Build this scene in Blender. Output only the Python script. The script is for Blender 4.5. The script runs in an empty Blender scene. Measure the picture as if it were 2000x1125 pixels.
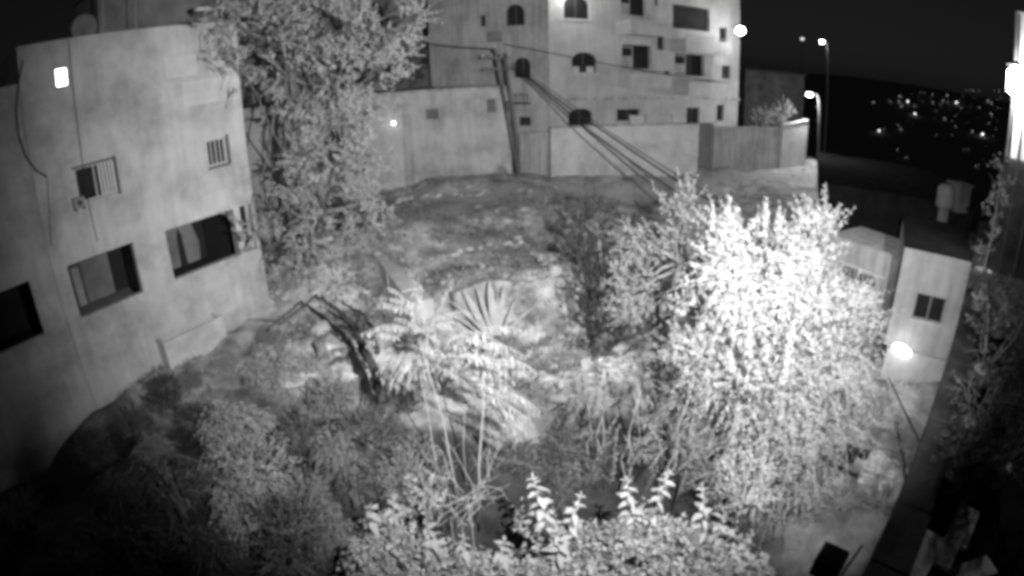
import bpy, math
import numpy as np
from mathutils import Matrix, Vector

R = math.radians
sc = bpy.context.scene
col = sc.collection
CAMZ = 10.0

# ------------------------------------------------------------------ camera (wide CCTV lens, real barrel distortion)
F, PIT, ROLL = 1120.0, R(22), R(-1.5)          # pixels per radian on a 2000 px wide frame
cd = bpy.data.cameras.new('camera'); cam = bpy.data.objects.new('camera', cd); col.objects.link(cam)
_fw = Vector((0, math.cos(PIT), -math.sin(PIT))); _up = Vector((0, math.sin(PIT), math.cos(PIT))); _rt = Vector((1, 0, 0))
_X = _rt*math.cos(ROLL)+_up*math.sin(ROLL); _Y = -_rt*math.sin(ROLL)+_up*math.cos(ROLL)
cam.matrix_world = Matrix.Translation((0, 0, CAMZ)) @ Matrix((_X, _Y, -_fw)).transposed().to_4x4()
cd.type = 'PANO'; cd.panorama_type = 'FISHEYE_LENS_POLYNOMIAL'; cd.fisheye_fov = R(180)
cd.fisheye_polynomial_k0 = 0; cd.fisheye_polynomial_k1 = -2000/36/F
cd.fisheye_polynomial_k2 = 0; cd.fisheye_polynomial_k3 = 0; cd.fisheye_polynomial_k4 = 0
cd.sensor_width = 36; cd.sensor_height = 20.25; cd.sensor_fit = 'HORIZONTAL'
cd.clip_start = 0.05; cd.clip_end = 3000
sc.camera = cam

# ------------------------------------------------------------------ night sky
w = bpy.data.worlds.new('World'); sc.world = w; w.use_nodes = True
nt = w.node_tree; nt.nodes.clear()
sky = nt.nodes.new('ShaderNodeTexSky'); sky.sky_type = 'NISHITA'; sky.sun_disc = False
sky.sun_elevation = R(8); sky.sun_rotation = R(200)
bw = nt.nodes.new('ShaderNodeRGBToBW'); bg = nt.nodes.new('ShaderNodeBackground'); wo = nt.nodes.new('ShaderNodeOutputWorld')
bg.inputs['Strength'].default_value = 0.002
nt.links.new(sky.outputs[0], bw.inputs[0]); nt.links.new(bw.outputs[0], bg.inputs[0]); nt.links.new(bg.outputs[0], wo.inputs[0])

# ------------------------------------------------------------------ the security camera's infrared floodlight (this is an infrared night picture)
ld = bpy.data.lights.new('infrared_floodlight', 'SPOT'); lo = bpy.data.objects.new('infrared_floodlight', ld); col.objects.link(lo)
ld.energy = 21500; ld.spot_size = R(119); ld.spot_blend = 1.0; ld.shadow_soft_size = 0.06
lo.location = (1.85, 1.7, CAMZ+0.3)      # further along the same wall, just outside its parapet
_a, _e = R(-2), R(-13)
lo.rotation_euler = Vector((math.sin(_a)*math.cos(_e), math.cos(_a)*math.cos(_e), math.sin(_e))).to_track_quat('-Z', 'Y').to_euler()

vs = sc.view_settings; vs.view_transform = 'Standard'; vs.look = 'None'; vs.exposure = 0; vs.gamma = 1; vs.use_curve_mapping = False
sc.render.engine = 'CYCLES'
sc.cycles.use_denoising = True
sc.cycles.max_bounces = 5; sc.cycles.diffuse_bounces = 3; sc.cycles.glossy_bounces = 2; sc.cycles.transmission_bounces = 3; sc.cycles.transparent_max_bounces = 4
sc.cycles.caustics_reflective = False; sc.cycles.caustics_refractive = False
sc.cycles.pixel_filter_type = 'BLACKMAN_HARRIS'; sc.cycles.filter_width = 4.2
sc.cycles.sample_clamp_indirect = 4

# ------------------------------------------------------------------ helpers
def ray(px, py):
    x = px-1000.0; y = 562.5-py
    c, s = math.cos(ROLL), math.sin(ROLL); x, y = c*x-s*y, s*x+c*y
    r = math.hypot(x, y)+1e-9; t = r/F
    rx = math.sin(t)*x/r; up = math.sin(t)*y/r; fw = math.cos(t)
    return np.array([rx, fw*math.cos(PIT)+up*math.sin(PIT), up*math.cos(PIT)-fw*math.sin(PIT)])
def at(px, py, d):                      # point seen at a pixel, d metres away over the ground
    v = ray(px, py); p = v*(d/math.hypot(v[0], v[1])); return np.array([p[0], p[1], p[2]+CAMZ])

def mat(name, base, var=0.25, scale=2.0, rough=0.85, bump=0.3, bscale=None, stain=0.0, streak=0.0, spec=0.3, island=0.0, trans=0.0):
    m = bpy.data.materials.new(name); m.use_nodes = True
    n = m.node_tree; L = n.links; b = n.nodes['Principled BSDF']
    tc = n.nodes.new('ShaderNodeTexCoord')
    nz = n.nodes.new('ShaderNodeTexNoise'); nz.inputs['Scale'].default_value = scale; nz.inputs['Detail'].default_value = 7; nz.inputs['Roughness'].default_value = 0.62
    L.new(tc.outputs['Object'], nz.inputs['Vector'])
    mr = n.nodes.new('ShaderNodeMapRange'); mr.inputs[1].default_value = 0.3; mr.inputs[2].default_value = 0.7
    mr.inputs[3].default_value = base*(1-var); mr.inputs[4].default_value = min(0.95, base*(1+var))
    L.new(nz.outputs['Fac'], mr.inputs[0]); val = mr.outputs[0]
    def mul(a, fac_socket, lo_, hi_, f0, f1):
        r_ = n.nodes.new('ShaderNodeMapRange'); r_.inputs[1].default_value = f0; r_.inputs[2].default_value = f1
        r_.inputs[3].default_value = lo_; r_.inputs[4].default_value = hi_
        L.new(fac_socket, r_.inputs[0])
        q = n.nodes.new('ShaderNodeMath'); q.operation = 'MULTIPLY'; L.new(a, q.inputs[0]); L.new(r_.outputs[0], q.inputs[1]); return q.outputs[0]
    if stain:
        n2 = n.nodes.new('ShaderNodeTexNoise'); n2.inputs['Scale'].default_value = 0.45; n2.inputs['Detail'].default_value = 9; n2.inputs['Roughness'].default_value = 0.7
        L.new(tc.outputs['Object'], n2.inputs['Vector']); val = mul(val, n2.outputs['Fac'], 1-stain, 1.1, 0.36, 0.56)
    if streak:
        mp = n.nodes.new('ShaderNodeMapping'); mp.inputs['Scale'].default_value = (3.2, 3.2, 0.22)
        L.new(tc.outputs['Object'], mp.inputs[0])
        n3 = n.nodes.new('ShaderNodeTexNoise'); n3.inputs['Scale'].default_value = 1.3; n3.inputs['Detail'].default_value = 6
        L.new(mp.outputs[0], n3.inputs['Vector']); val = mul(val, n3.outputs['Fac'], 1-streak, 1.08, 0.36, 0.6)
    if island:
        g = n.nodes.new('ShaderNodeNewGeometry'); val = mul(val, g.outputs['Random Per Island'], 1-island, 1+island*0.5, 0, 1)
    L.new(val, b.inputs['Base Color']); b.inputs['Roughness'].default_value = rough; b.inputs['Specular IOR Level'].default_value = spec
    if bump:
        nb = n.nodes.new('ShaderNodeTexNoise'); nb.inputs['Scale'].default_value = bscale or scale*6; nb.inputs['Detail'].default_value = 6
        L.new(tc.outputs['Object'], nb.inputs['Vector'])
        bm_ = n.nodes.new('ShaderNodeBump'); bm_.inputs['Strength'].default_value = bump; bm_.inputs['Distance'].default_value = 0.05
        L.new(nb.outputs['Fac'], bm_.inputs['Height']); L.new(bm_.outputs[0], b.inputs['Normal'])
    if trans:
        tr = n.nodes.new('ShaderNodeBsdfTranslucent'); L.new(val, tr.inputs[0])
        mx = n.nodes.new('ShaderNodeMixShader'); mx.inputs[0].default_value = trans
        L.new(b.outputs[0], mx.inputs[1]); L.new(tr.outputs[0], mx.inputs[2]); L.new(mx.outputs[0], n.nodes['Material Output'].inputs[0])
    return m
def emit(name, strength):
    m = bpy.data.materials.new(name); m.use_nodes = True; n = m.node_tree; n.nodes.clear()
    e = n.nodes.new('ShaderNodeEmission'); o = n.nodes.new('ShaderNodeOutputMaterial'); e.inputs[1].default_value = strength
    n.links.new(e.outputs[0], o.inputs[0]); return m

M = {
 'plaster': mat('plaster', 0.50, .12, .6, stain=.36, streak=.03, bump=.15),
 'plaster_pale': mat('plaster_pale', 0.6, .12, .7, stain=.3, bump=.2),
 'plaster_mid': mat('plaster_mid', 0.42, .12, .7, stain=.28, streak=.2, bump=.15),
 'stone_face': mat('stone_face', 0.46, .10, .6, stain=.18, streak=.06, bump=.1),
 'plaster_dark': mat('plaster_dark', 0.2, .2, .8, stain=.3, bump=.15),
 'house': mat('house', 0.46, .08, .9, stain=.15, streak=.1, bump=.12),
 'concrete': mat('concrete', 0.45, .22, 1.6, stain=.35, streak=.3, bump=.5),
 'concrete_pale': mat('concrete_pale', 0.56, .15, 2.5, stain=.25, bump=.4),
 'concrete_dark': mat('concrete_dark', 0.06, .3, 2.0, stain=.4, bump=.5),
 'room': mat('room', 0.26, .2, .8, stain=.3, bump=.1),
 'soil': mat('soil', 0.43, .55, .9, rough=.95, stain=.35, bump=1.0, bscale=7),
 'road': mat('road', 0.42, .2, .8, rough=.9, bump=.3),
 'glass': mat('glass', 0.03, .3, 1.0, rough=.12, bump=0, spec=.6),
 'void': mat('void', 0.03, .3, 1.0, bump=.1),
 'frame': mat('frame', 0.6, .08, 4, rough=.5, bump=.05),
 'frame_dark': mat('frame_dark', 0.1, .2, 4, rough=.5, bump=.05),
 'metal': mat('metal', 0.3, .2, 5, rough=.45, bump=.1),
 'metal_dark': mat('metal_dark', 0.06, .3, 5, rough=.5, bump=.1),
 'wood_pole': mat('wood_pole', 0.2, .3, 5, bump=.4, streak=.3),
 'plank': mat('plank', 0.72, .3, 3, bump=.5, streak=.35),
 'deadwood': mat('deadwood', 0.07, .4, 6, bump=.8, streak=.3),
 'bark': mat('bark', 0.24, .4, 8, bump=.8, streak=.3),
 'stem': mat('stem', 0.32, .25, 8, bump=.4),
 'leaf': mat('leaf', 0.33, .15, 3, rough=.6, bump=0, island=.4, trans=.3),
 'leaf_pale': mat('leaf_pale', 0.5, .12, 3, rough=.6, bump=0, island=.35, trans=.3),
 'leaf_frond': mat('leaf_frond', 0.42, .15, 3, rough=.55, bump=0, island=.5, trans=.25),
 'leaf_dull': mat('leaf_dull', 0.3, .2, 2, rough=.7, bump=0, island=.25, trans=.25),
 'leaf_dry': mat('leaf_dry', 0.42, .25, 2, rough=.8, bump=0, island=.5, trans=.2),
 'leaf_tree': mat('leaf_tree', 0.6, .1, 1, rough=.7, bump=0, island=.18, trans=.35), 'leaf_olive': mat('leaf_olive', 0.47, .1, 1, rough=.7, bump=0, island=.18, trans=.35),
 'leaf_shadow': mat('leaf_shadow', .07, .2, 1.5, rough=.8, bump=0, island=.3, trans=.2, spec=.1),  # near-black leaves that carry the tone of a cast shadow
 'creeper': mat('creeper', .30, .2, 1.5, rough=.8, bump=0, island=.35, trans=.35),
 'scrub_pale': mat('scrub_pale', 0.5, .2, 2, rough=.8, bump=0, island=.45, trans=.2), 'scrub_dark': mat('scrub_dark', 0.13, .3, 2, rough=.8, bump=0, island=.5, trans=.2),
 'grass': mat('grass', 0.30, .25, .6, rough=.8, bump=0, island=.5, trans=.2),
 'rock': mat('rock', 0.5, .3, 2.5, stain=.3, bump=.7),
 'cable': mat('cable', 0.03, .2, 4, rough=.6, bump=0),
 'tank': mat('tank', 0.3, .15, 2, stain=.3, bump=.2),
 'white_paint': mat('white_paint', 0.8, .05, 3, rough=.5, bump=.05), 'palm': mat('palm', .48, .15, 3, bump=0, island=.2), 'parapet': mat('parapet', 0.045, .4, 1.5, rough=1, stain=.4, bump=.4, spec=.05), 'patch': mat('patch', 0.57, .12, 1.5, stain=.15, bump=.1), 'tar': mat('tar', 0.02, .4, 1.5, rough=1, bump=.2, spec=0),
 'hill': mat('hill', 0.03, .3, .02, bump=0),
 'lamp_hot': emit('lamp_hot', 60), 'lamp_mid': emit('lamp_mid', 6), 'lamp_flood': emit('lamp_flood', 7), 'lamp_window': emit('lamp_window', 6), 'lamp_far': emit('lamp_far', 1.1), 'lamp_dim': emit('lamp_dim', .45),
}

def _soil_shade():                      # shrub shade painted dark into the hollow's soil, pale dry earth elsewhere
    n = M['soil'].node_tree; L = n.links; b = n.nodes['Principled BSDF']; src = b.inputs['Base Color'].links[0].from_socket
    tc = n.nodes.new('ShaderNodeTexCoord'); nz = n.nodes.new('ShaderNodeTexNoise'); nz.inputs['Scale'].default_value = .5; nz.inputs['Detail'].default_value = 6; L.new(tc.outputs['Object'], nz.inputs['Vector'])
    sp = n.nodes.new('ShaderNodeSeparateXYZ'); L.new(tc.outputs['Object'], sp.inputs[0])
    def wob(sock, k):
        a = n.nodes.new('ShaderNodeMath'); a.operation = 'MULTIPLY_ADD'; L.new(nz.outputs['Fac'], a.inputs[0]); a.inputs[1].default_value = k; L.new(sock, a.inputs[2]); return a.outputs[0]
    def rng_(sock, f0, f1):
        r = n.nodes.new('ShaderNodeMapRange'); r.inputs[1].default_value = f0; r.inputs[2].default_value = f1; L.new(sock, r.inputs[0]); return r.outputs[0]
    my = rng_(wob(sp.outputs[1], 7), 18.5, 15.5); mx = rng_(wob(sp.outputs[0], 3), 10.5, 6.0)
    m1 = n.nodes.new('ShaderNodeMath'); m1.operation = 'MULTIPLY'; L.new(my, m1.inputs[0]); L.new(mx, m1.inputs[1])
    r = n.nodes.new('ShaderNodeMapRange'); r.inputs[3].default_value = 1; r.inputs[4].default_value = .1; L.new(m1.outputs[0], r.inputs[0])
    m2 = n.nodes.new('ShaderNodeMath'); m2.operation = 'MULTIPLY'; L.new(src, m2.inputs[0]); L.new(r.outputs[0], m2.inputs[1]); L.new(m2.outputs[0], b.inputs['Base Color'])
_soil_shade()

class MB:
    def __init__(s): s.v = []; s.f = []; s.mi = []
    def add(s, vs_, fs, mi=0):
        o = len(s.v); s.v += [tuple(map(float, p)) for p in vs_]; s.f += [tuple(i+o for i in f) for f in fs]; s.mi += [mi]*len(fs); return s
    def box(s, a, b, mi=0):
        (x0, y0, z0), (x1, y1, z1) = a, b
        return s.add([(x0,y0,z0),(x1,y0,z0),(x1,y1,z0),(x0,y1,z0),(x0,y0,z1),(x1,y0,z1),(x1,y1,z1),(x0,y1,z1)],
                     [(0,3,2,1),(4,5,6,7),(0,1,5,4),(1,2,6,5),(2,3,7,6),(3,0,4,7)], mi)
    def bbox(s, a, b, bev=0.02, mi=0):     # chamfered box
        a = np.array(a, float); b = np.array(b, float); c = (a+b)/2; h = (b-a)/2; bev = min(bev, h.min()*.8)
        pts = []; 
        import itertools
        for sx, sy, sz in itertools.product((-1,1), repeat=3):
            for k in range(3):
                q = h-bev; q[k] = h[k]; pts.append(c+np.array([sx,sy,sz])*q)
        me_ = hull(pts); return s.add(me_[0], me_[1], mi)
    def tube(s, pts, rad, n=6, cap=True, mi=0):
        pts = [np.array(p, float) for p in pts]; rad = rad if hasattr(rad, '__len__') else [rad]*len(pts)
        o = []; prev = None
        for i, p in enumerate(pts):
            t = pts[min(i+1, len(pts)-1)]-pts[max(i-1, 0)]; t = t/(np.linalg.norm(t)+1e-9)
            if prev is None:
                a = np.array([0,0,1.]) if abs(t[2]) < .9 else np.array([1.,0,0]); prev = np.cross(t, a)
            u = prev-t*(prev@t); u /= np.linalg.norm(u)+1e-9; prev = u; w_ = np.cross(t, u)
            for k in range(n):
                an = 2*math.pi*k/n; o.append(p+(u*math.cos(an)+w_*math.sin(an))*rad[i])
        fs = []
        for i in range(len(pts)-1):
            for k in range(n):
                k2 = (k+1) % n; fs.append((i*n+k, i*n+k2, (i+1)*n+k2, (i+1)*n+k))
        if cap: fs.append(tuple(range(n))[::-1]); fs.append(tuple((len(pts)-1)*n+k for k in range(n)))
        return s.add(o, fs, mi)
    def lathe(s, c, prof, n=12, mi=0):
        o = []; fs = []
        for r_, z in prof:
            for k in range(n): an = 2*math.pi*k/n; o.append((c[0]+r_*math.cos(an), c[1]+r_*math.sin(an), c[2]+z))
        for i in range(len(prof)-1):
            for k in range(n): k2 = (k+1) % n; fs.append((i*n+k, i*n+k2, (i+1)*n+k2, (i+1)*n+k))
        fs.append(tuple(range(n))[::-1]); fs.append(tuple((len(prof)-1)*n+k for k in range(n)))
        return s.add(o, fs, mi)
    def mesh(s, name):
        me = bpy.data.meshes.new(name); me.from_pydata(s.v, [], s.f); me.polygons.foreach_set('material_index', s.mi); me.update(); return me
    def build(s, name, m, parent=None, smooth=False, loc=None):
        me = s.mesh(name)
        for mm in (m if isinstance(m, (list, tuple)) else [m]): me.materials.append(M[mm])
        if smooth: me.polygons.foreach_set('use_smooth', [True]*len(me.polygons))
        return link(name, me, parent, loc)
def hull(pts):
    import bmesh
    bm = bmesh.new()
    for p in pts: bm.verts.new(p)
    r = bmesh.ops.convex_hull(bm, input=bm.verts); bm.verts.index_update()
    v = [tuple(x.co) for x in bm.verts]; f = [tuple(x.index for x in fc.verts) for fc in bm.faces]; bm.free(); return v, f
def link(name, me, parent=None, loc=None):
    o = bpy.data.objects.new(name, me); col.objects.link(o)
    if parent is not None: o.parent = parent
    if loc is not None: o.location = loc
    return o
def tag(o, label=None, cat=None, group=None, kind=None):
    if label: o['label'] = label
    if cat: o['category'] = cat
    if group: o['group'] = group
    if kind: o['kind'] = kind
    return o
def thing(name, label, cat, loc=(0,0,0), rz=0, group=None):
    o = bpy.data.objects.new(name, None); col.objects.link(o); o.location = loc; o.rotation_euler = (0, 0, rz); o.empty_display_size = .2
    return tag(o, label, cat, group, 'thing')
def point_light(parent, loc, energy, size=.15):
    l = bpy.data.lights.new('lamp_light', 'POINT'); l.energy = energy; l.shadow_soft_size = size
    o = bpy.data.objects.new('lamp_light', l); col.objects.link(o); o.parent = parent; o.location = loc; return o

class Facade:                                   # a vertical plane: O on it, u along it, local y into the building
    def __init__(s, O, u):
        s.O = np.array(O, float); u = np.array(u, float); s.u = u/np.linalg.norm(u); s.n = np.array([-s.u[1], s.u[0]]); s.rz = math.atan2(s.u[1], s.u[0])
    def loc(s, px, py):
        v = ray(px, py); t = (s.O@s.n)/(v[:2]@s.n); p = v*t; return (p[:2]-s.O)@s.u, CAMZ+p[2]
    def rect(s, x0, y0, x1, y1):
        xm, ym = (x0+x1)/2, (y0+y1)/2
        return s.loc(x0, ym)[0], s.loc(x1, ym)[0], s.loc(xm, y1)[1], s.loc(xm, y0)[1]   # a0,a1,z0,z1
    def world(s, a, y, z): p = s.O+s.u*a+s.n*y; return np.array([p[0], p[1], z])

def wall_holes(mb, a0, a1, z0, z1, holes, th=.25, y=0.0, arch=()):
    A = sorted({a0, a1, *[h[0] for h in holes], *[h[1] for h in holes]}); Z = sorted({z0, z1, *[h[2] for h in holes], *[h[3] for h in holes]})
    A = [x for x in A if a0 <= x <= a1]; Z = [x for x in Z if z0 <= x <= z1]
    for i in range(len(A)-1):
        for j in range(len(Z)-1):
            ca, cz = (A[i]+A[i+1])/2, (Z[j]+Z[j+1])/2
            if any(h[0] < ca < h[1] and h[2] < cz < h[3] for h in holes): continue
            for yy, fl in ((y, 0), (y+th, 1)):
                q = [(A[i],yy,Z[j]),(A[i+1],yy,Z[j]),(A[i+1],yy,Z[j+1]),(A[i],yy,Z[j+1])]
                mb.add(q, [(0,1,2,3) if not fl else (3,2,1,0)])
    for h in list(holes):
        b0, b1, c0, c1 = h[:4]; e = y+th
        mb.add([(b0,y,c0),(b1,y,c0),(b1,e,c0),(b0,e,c0)], [(0,3,2,1)]); mb.add([(b0,y,c1),(b1,y,c1),(b1,e,c1),(b0,e,c1)], [(0,1,2,3)])
        mb.add([(b0,y,c0),(b0,e,c0),(b0,e,c1),(b0,y,c1)], [(0,1,2,3)]); mb.add([(b1,y,c0),(b1,e,c0),(b1,e,c1),(b1,y,c1)], [(0,3,2,1)])
    e = y+th
    mb.add([(a0,y,z1),(a1,y,z1),(a1,e,z1),(a0,e,z1)], [(0,1,2,3)]); mb.add([(a0,y,z0),(a0,e,z0),(a0,e,z1),(a0,y,z1)], [(3,2,1,0)]); mb.add([(a1,y,z0),(a1,e,z0),(a1,e,z1),(a1,y,z1)], [(0,1,2,3)])
    for h in arch:                               # spandrels that round the top of an opening
        b0, b1, c0, c1 = h[:4]; c = (b0+b1)/2; r = (b1-b0)/2; hh = min(r, (c1-c0)*.42); n = 6
        for sg in (-1, 1):
            pts = [(c+sg*r, c1)]+[(c+sg*r*math.cos(t), c1-hh+hh*math.sin(t)) for t in np.linspace(0, math.pi/2, n+1)]
            fv = [(p[0], y+.003, p[1]) for p in pts]+[(p[0], y+th*.8, p[1]) for p in pts]; k = len(pts)
            fs = [tuple(range(k)) if sg < 0 else tuple(range(k))[::-1]]+[(i, (i+1) % k, k+(i+1) % k, k+i) for i in range(k)]
            mb.add(fv, fs)

rng = np.random.default_rng(7)
def unit(v): return v/(np.linalg.norm(v, axis=-1, keepdims=True)+1e-9)
def leaf_mesh(name, C, D, N, L, W, matname, parent=None, fold=.18):
    D = unit(D); S = unit(np.cross(D, N)); N = np.cross(S, D); n = len(C); L = L[:, None]; W = W[:, None]
    v = np.empty((n, 4, 3)); v[:, 0] = C; v[:, 1] = C+D*L*.45+S*W*.5+N*W*fold; v[:, 2] = C+D*L-N*L*.12; v[:, 3] = C+D*L*.45-S*W*.5+N*W*fold
    idx = (np.arange(n)[:, None, None]*4+np.array([[0, 2, 1], [0, 3, 2]])[None]).reshape(-1)
    me = bpy.data.meshes.new(name); me.vertices.add(n*4); me.vertices.foreach_set('co', v.reshape(-1).astype(np.float32))
    me.loops.add(n*6); me.loops.foreach_set('vertex_index', idx.astype(np.int32))
    me.polygons.add(n*2); me.polygons.foreach_set('loop_start', np.arange(0, n*6, 3, dtype=np.int32)); me.polygons.foreach_set('loop_total', np.full(n*2, 3, dtype=np.int32))
    me.update(); me.validate(); me.materials.append(M[matname])
    return link(name, me, parent) if parent is not False else me
def shoot_leaves(lobes, per, leaf, seed, up=.35, spread=.5, inner=.35, length=None, droop=0.0, gap=None):
    """lobes: (centre, radii, shoots). Each shoot grows outwards through the lobe and carries leaves along itself."""
    g = np.random.default_rng(seed); C = []; D = []; N = []; Ls = []; sh = []
    for c, r, k in lobes:
        c = np.array(c, float); r = np.array(r, float)*np.ones(3)
        d = unit(g.normal(size=(k, 3))); s0 = c+d*r*g.uniform(inner, .9, (k, 1))
        dr = unit(d*(1-up)+g.normal(size=(k, 3))*.35+np.array([0, 0, up])-np.array([0, 0, droop])); ln = (length or r.mean()*.55)*g.uniform(.5, 1.25, k)
        if gap:                        # hollows: shoots are missing in patches of the crown
            e_ = s0+dr*ln[:, None]*.6; fq, th_ = gap; fld = np.sin(e_[:, 0]*fq+1.7*np.sin(e_[:, 2]*fq*.7))+np.sin(e_[:, 2]*fq*1.2+1.3*np.sin(e_[:, 1]*fq))+.6*np.sin(e_[:, 1]*fq*1.1+e_[:, 0]*fq*.8)
        for i in range(k):
            if gap and fld[i] < th_: continue
            m = max(3, int(per*g.uniform(.6, 1.3))); t = np.linspace(.08, 1, m)[:, None]
            p = s0[i]+dr[i]*t*ln[i]+np.array([0, 0, -droop*.4])*(t*t)*ln[i]
            dd = unit(dr[i]*.55+g.normal(size=(m, 3))*spread*1.5); C.append(p); D.append(dd); N.append(unit(g.normal(size=(m, 3))*.8+np.array([0, 0, .8])))
            Ls.append(leaf*g.uniform(.6, 1.25, m)*(1.1-.45*t[:, 0])); sh.append((s0[i], s0[i]+dr[i]*ln[i]))
    return np.concatenate(C), np.concatenate(D), np.concatenate(N), np.concatenate(Ls), sh
def limb(mb, a, b, r0, r1, g, wob=.12, n=6, seg=5):
    a = np.array(a, float); b = np.array(b, float); Ld = np.linalg.norm(b-a); pts = []
    for i in range(seg+1):
        t = i/seg; pts.append(a+(b-a)*t+(g.normal(size=3)*wob*Ld*.25*math.sin(math.pi*t)))
    mb.tube(pts, list(np.linspace(r0, r1, seg+1)), n); return pts
def px_lobes(lst):                        # (px,py,radius px,distance,shoots[,flatten])
    out = []
    for q in lst:
        px, py, rp, d, k = q[:5]; p = at(px, py, d); sl = np.linalg.norm(p-np.array([0, 0, CAMZ])); r = rp/F*sl
        out.append((p, np.array([r, r*.9, r*(q[5] if len(q) > 5 else .9)]), k))
    return out

# ------------------------------------------------------------------ ground
ctrl = []
def cp(px, py, d): ctrl.append(at(px, py, d))
LB = Facade(np.array([-.853, .5225])*19.34, (.5225, .853))      # facade of the building on the left
for a, z in ((12.3, 1.15), (9, .9), (6.7, .75), (3.2, 0), (.3, -.5), (-6, -.8)): p = LB.world(a, -.2, z); ctrl.append(p); ctrl.append(LB.world(a, 5, z+.3))
cp(600, 500, 24); cp(740, 372, 36); cp(880, 345, 37); cp(1010, 335, 37.5); cp(1200, 338, 38); cp(1400, 330, 42); cp(1590, 325, 46)
cp(800, 425, 28.5); cp(1000, 440, 27); cp(1150, 430, 28); cp(1250, 400, 33); cp(700, 440, 27); cp(900, 500, 23.5); cp(1060, 520, 22.5)
for q in ((-1, 18.6, .1), (1, 18.5, .05), (0, 17.6, .0), (2.5, 18, .2), (-2, 18.2, .3), (-3.2, 17.3, 2.0), (-2.6, 16.6, 1.3), (0, 21.2, 2.3), (1.6, 21, 2.2), (-1.6, 21, 2.3), (0, 13, .3), (4, 13, .4), (0, 8, .2), (5, 7, .5), (7, 8, .9), (8, 11, .6), (0, 3, 0), (-5, 5, .6), (-5, 9, 1.1), (-6, 12, 1.4), (-4.5, 14.5, 1.3), (-9, 9, 1.0),
          (12, 14, .8), (14, 10, .8), (10, 20, 1.2), (20, 20, 1.0), (16, 30, 2.2), (26, 36, 2.0), (30, 28, .2), (36, 44, -2), (45, 40, -4), (50, 70, -9), (40, 20, -2), (0, 50, 4.2), (-15, 42, 4.8), (-30, 40, 5), (15, 60, 3.6), (-20, 25, 3.2), (0, -10, 0), (20, -5, 0)): ctrl.append(np.array(q, float))
ctrl = np.array(ctrl)
_ph = rng.uniform(0, 6.28, (26, 2)); _dir = rng.uniform(0, 6.28, 26); _fr = np.geomspace(.35, 5.5, 26)
def hz(x, y):
    x = np.asarray(x, float); y = np.asarray(y, float)
    d2 = (x[..., None]-ctrl[:, 0])**2+(y[..., None]-ctrl[:, 1])**2
    wgt = 1/(d2+.5)**1.9; z = (wgt*ctrl[:, 2]).sum(-1)/wgt.sum(-1)
    nz_ = sum(np.sin(_fr[i]*(np.cos(_dir[i])*x+np.sin(_dir[i])*y)+_ph[i, 0]+1.3*np.sin(_fr[i]*.6*y+_ph[i, 1]))*.085/_fr[i]**.85 for i in range(26))
    near = np.clip((60-np.hypot(x, y))/20, 0, 1)
    z = z+nz_*near*np.where(y > 20, .55, 1.0)
    r = np.hypot(x, y); t = np.clip((r-62)/90, 0, 1); t = t*t*(3-2*t)
    az = np.arctan2(x, y); rt = np.clip((az-R(18))/R(14), 0, 1)
    far = np.where(r > 0, (4*(1-rt)+rt*(-40+np.clip((r-260)/400, 0, 1)**1.1*60)), 0)
    return z*(1-t)+far*t
def hz1(x, y): return float(hz(np.array([x]), np.array([y]))[0])
xs = np.concatenate([-np.geomspace(900, 42, 26), np.arange(-40, 58, .4), np.geomspace(60, 900, 26)])
ys = np.concatenate([-np.geomspace(300, 6, 10), np.arange(-4, 56, .4), np.geomspace(58, 900, 30)])
XX, YY = np.meshgrid(xs, ys); ZZ = np.concatenate([hz(XX[i:i+20], YY[i:i+20]) for i in range(0, len(ys), 20)])
vv = np.stack([XX, YY, ZZ], -1).reshape(-1, 3); nx, ny = len(xs), len(ys)
ii = np.arange(ny-1)[:, None]*nx+np.arange(nx-1)[None]; ff = np.stack([ii, ii+1, ii+1+nx, ii+nx], -1).reshape(-1, 4)
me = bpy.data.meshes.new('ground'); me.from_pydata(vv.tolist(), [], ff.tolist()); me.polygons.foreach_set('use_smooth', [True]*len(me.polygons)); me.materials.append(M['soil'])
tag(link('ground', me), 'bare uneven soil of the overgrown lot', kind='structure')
# dirt road crossing the lot in front of the far walls
rv = []; rf = []
rp = [at(640, 470, 25.2)[:2], at(760, 425, 28)[:2], at(900, 392, 31)[:2], at(1050, 372, 33)[:2], at(1230, 365, 35)[:2], at(1420, 352, 40)[:2], at(1640, 345, 45)[:2]]
rp = np.array(rp); tt = np.linspace(0, len(rp)-1, 70); rc = np.stack([np.interp(tt, range(len(rp)), rp[:, k]) for k in (0, 1)], 1); tg = unit(np.gradient(rc, axis=0)); nn = np.stack([-tg[:, 1], tg[:, 0]], 1)
for i in range(70):
    for k in np.linspace(-1.6, 1.6, 7): q = rc[i]+nn[i]*k; rv.append((q[0], q[1], hz1(q[0], q[1])+.05-.03*abs(k)))
for i in range(69):
    for k in range(6): rf.append((i*7+k, i*7+k+1, (i+1)*7+k+1, (i+1)*7+k))
tag(MB().add(rv, [f[::-1] for f in rf]).build('dirt_road', 'road', smooth=True), kind='structure')

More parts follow.
